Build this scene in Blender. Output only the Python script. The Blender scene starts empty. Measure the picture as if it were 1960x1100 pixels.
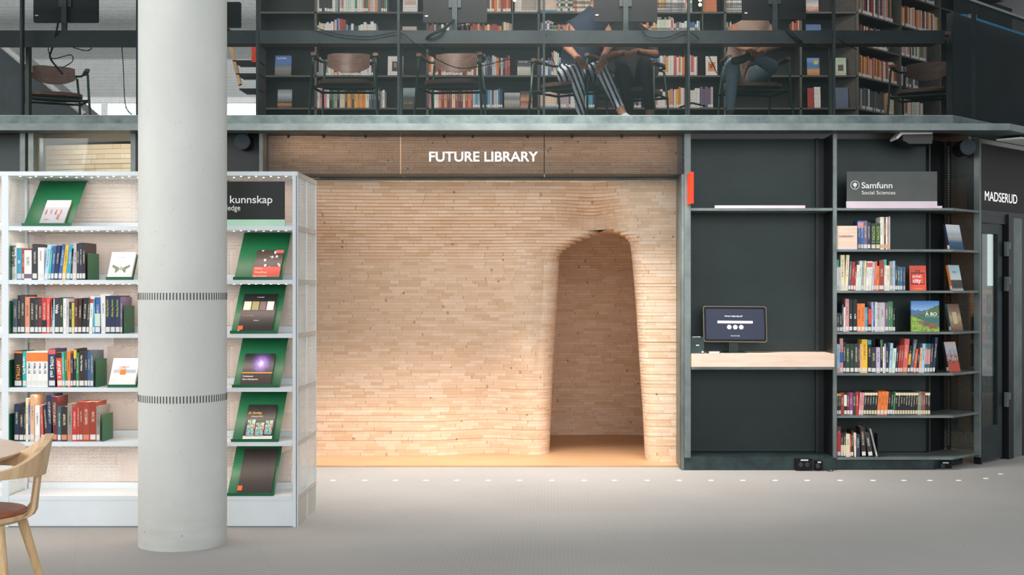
import bpy, math, random
from mathutils import Vector, Matrix
C = bpy.context.scene.collection
R = random.Random(7)
F = 2400.0; VX, VY, EYE = 1055.0, 557.0, 1.4
# ---------------------------------------------------------------- camera, world, light, exposure
sc = bpy.context.scene
cam = bpy.data.objects.new('camera', bpy.data.cameras.new('camera')); C.objects.link(cam)
cam.location = (0, 0, EYE); cam.rotation_euler = (math.pi/2, 0, 0)
cam.data.sensor_fit = 'HORIZONTAL'; cam.data.sensor_width = 36; cam.data.lens = 36*F/1960
cam.data.shift_x = (980-VX)/1960; cam.data.shift_y = (VY-550)/1960
cam.data.clip_end = 200
sc.camera = cam
w = bpy.data.worlds.new('world'); sc.world = w; w.use_nodes = True
w.node_tree.nodes['Background'].inputs[0].default_value = (0.93, 0.97, 1.0, 1)
w.node_tree.nodes['Background'].inputs[1].default_value = 0.68
def area(name, loc, target, sx, sy, power, col=(1, 1, 1), spread=180):
    l = bpy.data.lights.new(name, 'AREA'); l.shape = 'RECTANGLE'; l.size = sx; l.size_y = sy
    l.energy = power; l.color = col; l.spread = math.radians(spread)
    o = bpy.data.objects.new(name, l); C.objects.link(o); o.location = loc
    o.rotation_euler = (Vector(target)-Vector(loc)).to_track_quat('-Z', 'Y').to_euler()
    return o
area('daylight_window_side', (-9.5, 2.5, 3.6), (0, 9.5, 0.8), 7, 4.5, 540, (1, 0.985, 0.96))
area('daylight_window_front', (2.0, -5.0, 4.2), (0.5, 10, 1.6), 11, 5, 640, (0.95, 0.98, 1))
area('upper_room_ceiling_light', (0.2, 11.9, 5.3), (0.0, 13.2, 3.2), 8.5, 1.0, 135, (1, 0.93, 0.84))
area('upper_left_ceiling_fill', (-6, 16, 4.6), (-6, 19, 6.0), 6, 4, 480, (0.97, 0.98, 1))  # added uplight without a fixture, brightens the upper left ceiling
area('timber_room_light', (-0.7, 10.3, 2.285), (-0.7, 10.55, 0.0), 2.9, 0.1, 8, (1, 0.87, 0.72))
area('timber_front_fill', (-0.2, 8.6, 4.8), (-0.4, 10.6, 1.2), 3.2, 0.8, 200, (1, 0.92, 0.86), 100)  # added fill lamp, no fixture here, lifts the timber wall
sc.view_settings.view_transform = 'Standard'; sc.view_settings.look = 'None'
sc.view_settings.exposure = 0.0; sc.view_settings.gamma = 1.0; sc.view_settings.use_curve_mapping = False
sc.cycles.transparent_max_bounces = 24; sc.cycles.max_bounces = 8
# ---------------------------------------------------------------- helpers
def lin(h):
    if isinstance(h, tuple): return (*h[:3], 1)
    h = h.lstrip('#'); v = [int(h[i:i+2], 16)/255 for i in (0, 2, 4)]
    return tuple([(c/12.92 if c <= .04045 else ((c+.055)/1.055)**2.4) for c in v]+[1])
def P(px, py, D): return Vector(((px-VX)*D/F, D, EYE-(py-VY)*D/F))
def PX(px, D): return (px-VX)*D/F
def PZ(py, D): return EYE-(py-VY)*D/F
class MB:
    def __init__(s): s.v = []; s.f = []; s.uv = []; s.has = False
    def face(s, idx, uv=None):
        s.f.append(tuple(idx)); s.uv.append(uv)
        if uv: s.has = True
    def quad(s, a, b, c, d, uv=None):
        n = len(s.v); s.v += [Vector(a), Vector(b), Vector(c), Vector(d)]; s.face((n, n+1, n+2, n+3), uv)
    def box(s, x0, x1, y0, y1, z0, z1, M=None):
        p = [Vector((x, y, z)) for z in (z0, z1) for y in (y0, y1) for x in (x0, x1)]
        s.hexa(p, M)
        return s
    def hexa(s, p, M=None):
        n = len(s.v); s.v += [(M @ Vector(q)) if M else Vector(q) for q in p]
        for q in ((0, 2, 3, 1), (4, 5, 7, 6), (0, 1, 5, 4), (2, 6, 7, 3), (0, 4, 6, 2), (1, 3, 7, 5)): s.face([n+i for i in q])
    def bevbox(s, x0, x1, y0, y1, z0, z1, b=.01, seg=3, M=None):
        # box with rounded vertical-plane (X-Z) outline, extruded along Y
        pts = []
        for cx, cz, a0 in ((x1-b, z1-b, 0), (x0+b, z1-b, 90), (x0+b, z0+b, 180), (x1-b, z0+b, 270)):
            for k in range(seg+1):
                a = math.radians(a0+90*k/seg); pts.append((cx+b*math.cos(a), cz+b*math.sin(a)))
        s.prism([(x, y0, z) for x, z in pts], (0, y1-y0, 0), M); return s
    def prism(s, ring, d, M=None):
        n = len(s.v); k = len(ring); d = Vector(d)
        a = [Vector(p) for p in ring]; b = [p+d for p in a]
        s.v += [(M @ p) if M else p for p in a+b]
        s.face([n+i for i in range(k)]); s.face([n+k+i for i in reversed(range(k))])
        for i in range(k):
            j = (i+1) % k; s.face((n+i, n+k+i, n+k+j, n+j))
        return s
    def cone(s, p0, p1, r0, r1, n=14, M=None, cap=True):
        p0 = Vector(p0); p1 = Vector(p1); ax = (p1-p0).normalized()
        u = ax.orthogonal().normalized(); v = ax.cross(u)
        b = len(s.v)
        for p, r in ((p0, r0), (p1, r1)):
            for i in range(n):
                a = 2*math.pi*i/n; q = p+u*r*math.cos(a)+v*r*math.sin(a); s.v.append((M @ q) if M else q)
        for i in range(n):
            j = (i+1) % n; s.face((b+i, b+j, b+n+j, b+n+i))
        if cap: s.face([b+i for i in reversed(range(n))]); s.face([b+n+i for i in range(n)])
        return s
    def tube(s, pts, r, n=8, M=None):
        pts = [Vector(p) for p in pts]; rs = r if isinstance(r, (list, tuple)) else [r]*len(pts)
        b = len(s.v); u = None
        for i, p in enumerate(pts):
            t = (pts[min(i+1, len(pts)-1)]-pts[max(i-1, 0)]).normalized()
            u = t.orthogonal().normalized() if u is None else (u-t*u.dot(t)).normalized()
            v = t.cross(u)
            for k in range(n):
                a = 2*math.pi*k/n; q = p+(u*math.cos(a)+v*math.sin(a))*rs[i]; s.v.append((M @ q) if M else q)
        for i in range(len(pts)-1):
            for k in range(n):
                j = (k+1) % n; s.face((b+i*n+k, b+i*n+j, b+(i+1)*n+j, b+(i+1)*n+k))
        s.face([b+k for k in reversed(range(n))]); e = b+(len(pts)-1)*n; s.face([e+k for k in range(n)])
        return s
    def lathe(s, prof, c=(0, 0, 0), n=32, M=None):
        b = len(s.v); c = Vector(c)
        for r, z in prof:
            for k in range(n):
                a = 2*math.pi*k/n; q = c+Vector((r*math.cos(a), r*math.sin(a), z)); s.v.append((M @ q) if M else q)
        for i in range(len(prof)-1):
            for k in range(n):
                j = (k+1) % n; s.face((b+i*n+k, b+i*n+j, b+(i+1)*n+j, b+(i+1)*n+k))
        s.face([b+k for k in reversed(range(n))]); e = b+(len(prof)-1)*n; s.face([e+k for k in range(n)])
        return s
    def panel(s, a, b, z0, z1):
        """perforated sheet standing on the plan line a-b (x, y) with metre UVs"""
        L = math.hypot(b[0]-a[0], b[1]-a[1])
        s.quad((a[0], a[1], z0), (b[0], b[1], z0), (b[0], b[1], z1), (a[0], a[1], z1), [(0, z0), (L, z0), (L, z1), (0, z1)])
        return s
def root_of(o):
    while o.parent: o = o.parent
    return o
def mk(name, mb, mats, parent=None, smooth=False, world=True, matidx=None, origin=None):
    me = bpy.data.meshes.new(name)
    off = Vector((0, 0, 0))
    if parent is not None:
        if world: off = Vector(root_of(parent).get('_o', (0, 0, 0)))
    elif origin is not None: off = Vector(origin)
    elif world:
        xs = [v.x for v in mb.v]; ys = [v.y for v in mb.v]; zs = [v.z for v in mb.v]
        off = Vector(((min(xs)+max(xs))/2, (min(ys)+max(ys))/2, min(zs)))
    me.from_pydata([tuple(v-off) for v in mb.v], [], mb.f)
    if mb.has:
        uv = me.uv_layers.new(name='UVMap'); k = 0
        for f, u in zip(mb.f, mb.uv):
            for i in range(len(f)):
                uv.data[k].uv = u[i] if u else (0, 0); k += 1
    me.validate(); me.update()
    o = bpy.data.objects.new(name, me); C.objects.link(o)
    for m in (mats if isinstance(mats, (list, tuple)) else [mats]): me.materials.append(m)
    if matidx:
        for p, i in zip(me.polygons, matidx): p.material_index = i
    if parent is not None: o.parent = parent
    elif world or origin is not None: o.location = off; o['_o'] = tuple(off)
    if smooth:
        for p in me.polygons: p.use_smooth = True
        me.set_sharp_from_angle(angle=math.radians(40))
    return o
def tag(o, label=None, cat=None, group=None, kind=None):
    if label: o['label'] = label
    if cat: o['category'] = cat
    if group: o['group'] = group
    if kind: o['kind'] = kind
    return o
def thing(name, label, cat, loc=(0, 0, 0), rz=0, group=None):
    o = bpy.data.objects.new(name, None); C.objects.link(o); o.location = loc; o.rotation_euler = (0, 0, rz)
    o.empty_display_size = .1; o['_o'] = tuple(loc)
    return tag(o, label, cat, group)
def struct(name, mb, m, **k): return tag(mk(name, mb, m, **k), kind='structure')
def dup(o, loc, rz, label):
    def cp(a, p):
        b = a.copy(); C.objects.link(b)
        if p is not None: b.parent = p
        for ch in [c for c in a.children]: cp(ch, b)
        return b
    r = cp(o, None); r.location = loc; r.rotation_euler = (0, 0, rz); r['label'] = label
    return r
# ---------------------------------------------------------------- materials
_m = {}
class N:
    def __init__(s, name):
        s.m = bpy.data.materials.new(name); s.m.use_nodes = True; s.t = s.m.node_tree
        s.b = s.t.nodes['Principled BSDF']; s.out = s.t.nodes['Material Output']
    def n(s, t, **k):
        x = s.t.nodes.new(t)
        for a, b in k.items(): setattr(x, a, b)
        return x
    def l(s, a, b): s.t.links.new(a, b)
    def val(s, x, sock):
        if hasattr(x, 'is_output'): s.l(x, sock)
        else: sock.default_value = x
    def math(s, op, a, b=None, c=None):
        x = s.n('ShaderNodeMath', operation=op); s.val(a, x.inputs[0])
        if b is not None: s.val(b, x.inputs[1])
        if c is not None: s.val(c, x.inputs[2])
        return x.outputs[0]
    def mix(s, f, a, b, mode='MIX'):
        x = s.n('ShaderNodeMix', data_type='RGBA', blend_type=mode); s.val(f, x.inputs[0])
        s.val(a, x.inputs[6]); s.val(b, x.inputs[7]); return x.outputs[2]
    def ramp(s, f, pts):
        x = s.n('ShaderNodeValToRGB'); s.l(f, x.inputs[0]); e = x.color_ramp.elements
        while len(e) < len(pts): e.new(.5)
        for q, (p, c) in zip(e, pts): q.position = p; q.color = c
        return x.outputs[0]
    def noise(s, vec, scale, detail=3, rough=.5):
        x = s.n('ShaderNodeTexNoise'); x.inputs['Scale'].default_value = scale; x.inputs['Detail'].default_value = detail
        x.inputs['Roughness'].default_value = rough
        if vec is not None: s.l(vec, x.inputs['Vector'])
        return x.outputs[0]
    def scale(s, vec, v):
        x = s.n('ShaderNodeMapping'); s.l(vec, x.inputs[0]); x.inputs['Scale'].default_value = v; return x.outputs[0]
    def coord(s, k='Object'): return s.n('ShaderNodeTexCoord').outputs[k]
    def bump(s, h, st=.2, dist=.01):
        x = s.n('ShaderNodeBump'); x.inputs['Strength'].default_value = st; x.inputs['Distance'].default_value = dist
        s.l(h, x.inputs['Height']); s.l(x.outputs[0], s.b.inputs['Normal'])
    def set(s, col=None, rough=.5, metal=0, spec=.5):
        if col is not None: s.val(col if hasattr(col, 'is_output') else lin(col), s.b.inputs['Base Color'])
        s.b.inputs['Roughness'].default_value = rough; s.b.inputs['Metallic'].default_value = metal
        s.b.inputs['Specular IOR Level'].default_value = spec; return s
def flat(name, col, rough=.5, metal=0, var=.06, scale=8, spec=.5):
    if name in _m: return _m[name]
    a = N(name); c = lin(col); n = a.noise(a.coord(), scale, 3)
    d = tuple(x*(1-var*2) for x in c[:3])+(1,); u = tuple(min(1, x*(1+var*2)) for x in c[:3])+(1,)
    a.set(a.ramp(n, [(.3, d), (.7, u)]), rough, metal, spec); _m[name] = a.m; return a.m
def emit(name, col, st):
    if name in _m: return _m[name]
    a = N(name); a.set(col, .5); a.b.inputs['Emission Color'].default_value = lin(col); a.b.inputs['Emission Strength'].default_value = st
    _m[name] = a.m; return a.m
def perf(name, col, pitch=.011, r=.36, rough=.45, metal=0, spec=.5):
    a = N(name); uv = a.coord('UV')
    c = lin(col); n = a.noise(a.coord(), 2.5, 3)
    a.set(a.ramp(n, [(.3, tuple(x*.85 for x in c[:3])+(1,)), (.7, tuple(min(1, x*1.12) for x in c[:3])+(1,))]), rough, metal, spec)
    sv = a.scale(uv, (1/pitch, 1/(pitch*1.732), 1)); ds = []
    for o in (0, .5):
        ad = a.n('ShaderNodeVectorMath', operation='ADD'); a.l(sv, ad.inputs[0]); ad.inputs[1].default_value = (o, o, 0)
        fr = a.n('ShaderNodeVectorMath', operation='FRACTION'); a.l(ad.outputs[0], fr.inputs[0])
        su = a.n('ShaderNodeVectorMath', operation='SUBTRACT'); a.l(fr.outputs[0], su.inputs[0]); su.inputs[1].default_value = (.5, .5, 0)
        mu = a.n('ShaderNodeVectorMath', operation='MULTIPLY'); a.l(su.outputs[0], mu.inputs[0]); mu.inputs[1].default_value = (1, 1.732, 0)
        le = a.n('ShaderNodeVectorMath', operation='LENGTH'); a.l(mu.outputs[0], le.inputs[0]); ds.append(le.outputs['Value'])
    hole = a.math('LESS_THAN', a.math('MINIMUM', ds[0], ds[1]), r)
    tr = a.n('ShaderNodeBsdfTransparent'); mx = a.n('ShaderNodeMixShader')
    a.l(hole, mx.inputs[0]); a.l(a.b.outputs[0], mx.inputs[1]); a.l(tr.outputs[0], mx.inputs[2]); a.l(mx.outputs[0], a.out.inputs[0])
    return a.m
def steel(name, c0, c1, rough=.45, metal=.35, scale=3.0):
    a = N(name); co = a.coord(); n = a.noise(co, scale, 6, .65)
    a.set(a.ramp(n, [(.35, lin(c0)), (.68, lin(c1))]), rough, metal)
    a.bump(a.noise(co, 60, 2), .05, .002); return a.m
def wood(name, c0, c1, c2, sc=(1, 12, 12), rough=.5, scale=3):
    a = N(name); v = a.scale(a.coord(), sc); n = a.noise(v, scale, 5, .6)
    a.set(a.ramp(n, [(.25, lin(c0)), (.5, lin(c1)), (.75, lin(c2))]), rough); return a.m
M = {}
M['steel'] = steel('blued_steel', '#20282b', '#2f3a3e', .42, .3)
M['plinth'] = steel('plinth_steel', '#1d2a2b', '#35494a', .35, .3, 4)
M['edge'] = steel('steel_edge', '#5a6463', '#7c8683', .4, .3)
M['beam'] = steel('galvanised_beam', '#596363', '#747e7d', .45, .25, 4)
M['apron'] = steel('apron_steel', '#131e22', '#1f2d31', .6, .0, 5)
M['ledge'] = steel('stained_ledge', '#3d4b4e', '#5f6c6a', .45, .3, 7)
M['black'] = flat('black_paint', '#141719', .4, 0, .05)
M['mesh'] = perf('perforated_blue_steel', '#2d3b3a', .0115, .30, .42, .3)
M['rail'] = perf('perforated_railing_steel', '#0e191a', .0108, .405, .7, .0, .12)
M['wing'] = perf('perforated_wing_steel', '#182224', .0108, .25, .7, .0, .15)
M['head'] = perf('perforated_header_steel', '#15181a', .0115, .31, .5, .0)
M['white'] = flat('white_shelf_paint', '#dae1e5', .45, 0, .01)
M['whitep'] = perf('perforated_white_steel', '#efe3db', .0105, .26, .5)
M['sidep'] = perf('perforated_white_side', '#d9dedb', .0105, .25, .5)
M['siderail'] = flat('grey_side_rail', '#bdb9b0', .5, 0, .02)
M['green'] = flat('green_sheet_metal', '#13603c', .38, 0, .03)
M['wallw'] = flat('white_wall', '#dcdedc', .8, 0, .02)
M['glassdark'] = flat('black_plastic', '#0d0f11', .4, 0, .02, 8, .2)
M['oak'] = wood('oak', '#b8946c', '#cdab84', '#dcc09c', (1.5, 14, 1.5), .45)
M['oakleg'] = wood('oak_leg', '#b08a5f', '#c8a579', '#d8ba92', (14, 14, 1.2), .45)
M['tabletop'] = wood('table_oak', '#c7ab93', '#d6bda6', '#e0cbb6', (1, 10, 1), .4)
M['counter'] = wood('pale_counter_wood', '#dcbfa8', '#e6ccb8', '#eed8c6', (1.2, 12, 16), .5)
M['leather'] = flat('brown_leather', '#8a4a2a', .38, 0, .08, 20)
M['walnut'] = wood('walnut_ply', '#4e3a30', '#5f473b', '#6d5346', (1, 10, 10), .5)
M['chairgreen'] = flat('green_tube', '#16392f', .4, 0, .03)
M['cable'] = flat('black_cable', '#0b0c0d', .5, 0, .02)
M['red'] = flat('orange_red_sign', '#f0401c', .5, 0, .02)
M['pink'] = flat('pale_pink_label', '#dccdd6', .6, 0, .02)
M['mint'] = flat('mint_band', '#b7dcc2', .6, 0, .02)
M['letter'] = emit('lit_white_letters', '#ffffff', .85)
M['ink'] = flat('white_print', '#f2f4f2', .6, 0, .01)
M['dot'] = flat('floor_dot_white', '#f4f2e8', .6, 0, .02)
M['paper'] = flat('paper_pages', '#d9cdb8', .8, 0, .04, 40)
M['sticker'] = flat('spine_sticker', '#dcdad5', .6, 0, .02)
M['led'] = emit('led_dot', '#fff0dc', 9)
M['lamp'] = emit('lamp_glow', '#ffd9a0', 14)
def m_floor():
    a = N('grey_carpet'); co = a.coord()
    n1 = a.noise(co, .55, 3); wv = a.n('ShaderNodeTexWave', wave_type='BANDS', bands_direction='X')
    a.l(a.scale(co, (1, 1, 1)), wv.inputs[0]); wv.inputs['Scale'].default_value = 14; wv.inputs['Distortion'].default_value = 1.2
    wv.inputs['Detail'].default_value = 2; wv.inputs['Detail Scale'].default_value = 6
    n2 = a.noise(a.scale(co, (1, .5, 1)), 240, 2)
    c = a.ramp(n1, [(.35, lin('#9d9b98')), (.65, lin('#a8a6a2'))])
    c = a.mix(a.math('MULTIPLY', wv.outputs[0], .09), c, lin('#c4c2bc'))
    c = a.mix(a.math('MULTIPLY', a.math('GREATER_THAN', n2, .56), .2), c, lin('#7f7d78'))
    # carpet tile joints
    se = a.n('ShaderNodeSeparateXYZ'); a.l(co, se.inputs[0])
    j = a.math('LESS_THAN', a.math('MINIMUM', a.math('FRACT', a.math('DIVIDE', a.math('ADD', se.outputs[0], a.math('MULTIPLY', se.outputs[1], .35)), 1.0)), 9), .006)
    j2 = a.math('LESS_THAN', a.math('FRACT', a.math('DIVIDE', se.outputs[1], 1.0)), .008)
    c = a.mix(a.math('MULTIPLY', a.math('MAXIMUM', j, j2), .12), c, lin('#77756f'))
    vo = a.n('ShaderNodeTexVoronoi'); vo.inputs['Scale'].default_value = 1.9; a.l(co, vo.inputs['Vector'])
    c = a.mix(a.math('MULTIPLY', a.math('LESS_THAN', vo.outputs['Distance'], .012), .5), c, lin('#56544f'))
    a.set(c, .95, 0, .15); a.bump(n2, .3, .004); return a.m
M['floor'] = m_floor()
def m_concrete():
    a = N('smooth_concrete'); co = a.coord()
    n1 = a.noise(a.scale(co, (1, 1, .6)), 1.8, 5, .55); n2 = a.noise(co, 90, 2)
    c = a.ramp(n1, [(.3, lin('#c0c1bd')), (.7, lin('#d2d3ce'))])
    c = a.mix(a.math('MULTIPLY', n2, .12), c, lin('#a5a9a4'))
    for s, t, k in ((9, .055, .5), (26, .07, .55), (4.2, .022, .6)):
        v = a.n('ShaderNodeTexVoronoi'); v.inputs['Scale'].default_value = s; a.l(co, v.inputs['Vector'])
        g = a.math('MULTIPLY', a.math('LESS_THAN', v.outputs['Distance'], t), a.math('GREATER_THAN', a.noise(co, 3.1+s*.1, 1), .5))
        c = a.mix(a.math('MULTIPLY', g, k), c, lin('#6f746f'))
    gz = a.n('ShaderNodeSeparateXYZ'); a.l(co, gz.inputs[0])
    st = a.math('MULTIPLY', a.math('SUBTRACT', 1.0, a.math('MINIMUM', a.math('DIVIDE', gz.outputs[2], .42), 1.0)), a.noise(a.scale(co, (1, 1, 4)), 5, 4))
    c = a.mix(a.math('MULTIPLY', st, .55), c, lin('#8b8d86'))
    a.set(c, .7, 0, .3); a.bump(n1, .1, .01); return a.m
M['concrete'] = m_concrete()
def m_timber(name, tones, density=8.5):
    a = N(name); uv = a.coord('UV'); se = a.n('ShaderNodeSeparateXYZ'); a.l(uv, se.inputs[0])
    u, v = se.outputs[0], se.outputs[1]; lay = a.math('FLOOR', v)
    wn = a.n('ShaderNodeTexWhiteNoise', noise_dimensions='1D'); a.l(lay, wn.inputs['W'])
    u2 = a.math('MULTIPLY_ADD', u, density, a.math('MULTIPLY', wn.outputs['Value'], 97.0))
    nz = a.n('ShaderNodeTexNoise', noise_dimensions='1D'); nz.inputs['Scale'].default_value = .55; nz.inputs['Detail'].default_value = 1
    a.l(u2, nz.inputs['W']); u3 = a.math('MULTIPLY_ADD', nz.outputs[0], 1.3, u2)
    idb = a.math('FLOOR', u3); fr = a.math('FRACT', u3)
    def wn2(s):
        cb = a.n('ShaderNodeCombineXYZ'); a.l(a.math('MULTIPLY', idb, s), cb.inputs[0]); a.l(lay, cb.inputs[1])
        x = a.n('ShaderNodeTexWhiteNoise', noise_dimensions='2D'); a.l(cb.outputs[0], x.inputs['Vector']); return x.outputs['Value']
    r1 = wn2(1.0); c = a.ramp(r1, [(0, lin(tones[0])), (.25, lin(tones[1])), (.7, lin(tones[2])), (1, lin(tones[3]))])
    # small end-grain staves inside a block
    cb = a.n('ShaderNodeCombineXYZ'); a.l(a.math('FLOOR', a.math('MULTIPLY', u3, 7.0)), cb.inputs[0]); a.l(lay, cb.inputs[1])
    w3 = a.n('ShaderNodeTexWhiteNoise', noise_dimensions='2D'); a.l(cb.outputs[0], w3.inputs['Vector'])
    c = a.mix(a.math('MULTIPLY', w3.outputs['Value'], .24), c, lin(tones[4]))
    g = a.noise(a.scale(uv, (170, .8, 1)), 1, 2); c = a.mix(a.math('MULTIPLY', g, .16), c, lin(tones[0]))
    jt = a.math('MULTIPLY', a.math('LESS_THAN', fr, .035), a.math('GREATER_THAN', wn2(3.3), .6))
    c = a.mix(a.math('MULTIPLY', jt, .5), c, lin('#8a6648'))
    ln = a.math('LESS_THAN', a.math('FRACT', v), .09); c = a.mix(a.math('MULTIPLY', ln, .34), c, lin('#9a7858'))
    vo = a.n('ShaderNodeTexVoronoi'); vo.inputs['Scale'].default_value = 1; a.l(a.scale(uv, (6.5, .19, 1)), vo.inputs['Vector'])
    kn = a.ramp(vo.outputs['Distance'], [(0, (1, 1, 1, 1)), (.055, (1, 1, 1, 1)), (.075, (0, 0, 0, 1))])
    c = a.mix(a.math('MULTIPLY', kn, .75), c, lin('#8a5636'))
    a.set(c, .65, 0, .25); return a.m
M['timber'] = m_timber('stacked_timber_blocks', ['#d9b898', '#e2c5a8', '#e7cdb3', '#edd7c2', '#dcba9b'])
def m_tfloor():
    a = N('timber_floor'); co = a.coord(); n = a.noise(a.scale(co, (1, 9, 1)), 2.2, 5, .6)
    a.set(a.ramp(n, [(.3, lin('#b98e66')), (.55, lin('#c69c74')), (.75, lin('#cfa882'))]), .45); return a.m
M['tfloor'] = m_tfloor()
# ---------------------------------------------------------------- text
def text(s, h, mat, parent, name='lettering', xf=None, font_w=0.0, align='LEFT', sx=1.0, ext=.001):
    cu = bpy.data.curves.new('t', 'FONT'); cu.body = s; cu.size = 1; cu.align_x = align; cu.extrude = 0; cu.offset = font_w
    o = bpy.data.objects.new('t', cu); C.objects.link(o)
    dg = bpy.context.evaluated_depsgraph_get(); me0 = bpy.data.meshes.new_from_object(o.evaluated_get(dg))
    vs = [v.co.copy() for v in me0.vertices]; fs = [tuple(p.vertices) for p in me0.polygons]
    bpy.data.objects.remove(o); bpy.data.curves.remove(cu)
    if not vs: return None
    capt = .72
    k = h/capt
    loc = [Vector((v.x*k*sx, -ext, v.y*k)) for v in vs]
    mb = MB(); mb.v = [(xf @ p) if xf else p for p in loc]
    for f in fs: mb.face(f)
    return mk(name, mb, mat, parent, world=False)
def FX(p, yaw=0, tilt=0, roll=0):
    """frame: local x right, z up, -y towards the viewer"""
    return Matrix.Translation(Vector(p)) @ Matrix.Rotation(yaw, 4, 'Z') @ Matrix.Rotation(tilt, 4, 'X') @ Matrix.Rotation(roll, 4, 'Y')
def local(parent, p): return Vector(p)-Vector(root_of(parent)['_o'])
# ================================================================ building shell
Q = math.sqrt(.5)
def W(s, o, z=0): return Vector((3.14+Q*s-Q*o, 9.8+Q*s+Q*o, z))
def wbox(mb, s0, s1, o0, o1, z0, z1):
    mb.hexa([W(s, o, z) for z in (z0, z1) for o in (o0, o1) for s in (s0, s1)])
mb = MB(); mb.quad((-14, -8, 0), (14, -8, 0), (14, 24, 0), (-14, 24, 0)); struct('floor', mb, M['floor'])
# upper floor slab with 45 degree wing
ring = [(-14, 9.82), (3.15, 9.82), (3.15+6, 15.82), (3.15+6, 27), (-14, 27)]
mb = MB(); mb.prism([(x, y, 2.655) for x, y in ring], (0, 0, .065)); struct('ceiling', mb, M['black'])
mb = MB(); mb.prism([(-14, 9.6, 2.632), (3.51, 9.6, 2.632), (8.5, 14.59, 2.632), (8.5, 14.66, 2.632), (3.48, 9.66, 2.632), (-14, 9.66, 2.632)], (0, 0, .052))
struct('trim_1', mb, M['beam'])
mb = MB(); mb.prism([(-14, 9.79, 2.64), (3.137, 9.79, 2.64), (9.1, 15.753, 2.64), (9.1, 15.80, 2.64), (3.13, 9.83, 2.64), (-14, 9.83, 2.64)], (0, 0, .13))
mb.prism([(-14, 9.66, 2.632), (3.48, 9.66, 2.632), (8.5, 14.66, 2.632), (9.1, 15.75, 2.632), (3.14, 9.79, 2.632), (-14, 9.79, 2.632)], (0, 0, .02))
struct('trim_2', mb, M['ledge'])
# upper room
mb = MB(); mb.box(-14, 9, 26, 26.2, 2.72, 9); struct('wall_upper_back', mb, M['wallw'])
mb = MB(); mb.box(-14, -3.32, 9.9, 26, 6.2, 6.4); struct('ceiling_upper_left', mb, M['wallw'])
mb = MB(); mb.box(-3.3, 9, 9.9, 26, 5.45, 5.6); struct('ceiling_upper', mb, M['black'])
# sunlit curtain wall at the far end of the upper room
cw = thing('window_1', 'pale curtained window wall at the far end of the upper room', 'window', (-6, 22, 2.72)); cw['kind'] = 'structure'
mb = MB(); mb.box(-12, -4.1, 22.4, 22.45, 2.72, 4.75); mk('pane', mb, emit('bright_daylight_window', '#eef3f4', 1.1), cw)
mb = MB()
for i in range(12): mb.box(-11.5+i*.7, -11.42+i*.7, 22.3, 22.4, 2.72, 4.75)
mb.box(-12, -4.1, 22.3, 22.5, 4.75, 4.85); mk('frame', mb, M['wallw'], cw)
# dark sloping stair beyond the railing at the far left
st = thing('staircase', 'dark sloping staircase side rising behind the railing at far left', 'staircase', P(40, 219, 13))
a, b = P(-140, -30, 13), P(165, 226, 13)
mb = MB(); mb.prism([(a.x, 13, a.z), (b.x, 13, b.z), (b.x, 13, 2.73), (a.x, 13, 2.73)], (0, .9, 0)); mk('stair_side', mb, M['steel'], st)
mb = MB(); mb.tube([(a.x, 12.95, a.z+.03), (b.x, 12.95, b.z+.03)], .03); mk('handrail', mb, M['wallw'], st)
# ---------------------------------------------------------------- concrete column
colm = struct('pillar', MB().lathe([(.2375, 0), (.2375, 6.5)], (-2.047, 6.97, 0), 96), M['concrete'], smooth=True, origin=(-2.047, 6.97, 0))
tag(colm, 'round smooth concrete column with two rings of black dashes', 'column')
for zc in (1.372, .815):
    mb = MB()
    for i in range(84):
        a0 = 2*math.pi*i/84; mb_pts = []
        for r, dz in ((.2376, -.019), (.2386, -.019), (.2376, .019), (.2386, .019)):
            for da in (-.0125, .0125):
                mb_pts.append((-2.047+r*math.cos(a0+da), 6.97+r*math.sin(a0+da), zc+dz))
        p = mb_pts; mb.hexa([p[0], p[1], p[2], p[3], p[4], p[5], p[6], p[7]])
    mk('dash_ring', mb, flat('dash_black', '#2c3033', .6), colm)['label'] = 'ring of short black vertical dashes'
# ---------------------------------------------------------------- floor dots
DOTS = [637, 698, 757, 815, 874, 935, 994, 1056, 1118, 1176, 1239, 1300, 1361, 1422, 1484, 1545, 1608, 1671, 1730, 1780, 1835]
for i, px in enumerate(DOTS+[1887, 1915]):
    D = 9.27 if px < 1850 else (9.37 if px < 1900 else 9.6)
    mb = MB().cone((PX(px, D), D, .0005), (PX(px, D), D, .003), .021, .020, 20)
    tag(mk('floor_marker', mb, M['dot']), 'small round white marker dot in the curved row on the grey carpet', 'floor marker', 'white marker dots on the carpet')
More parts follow.
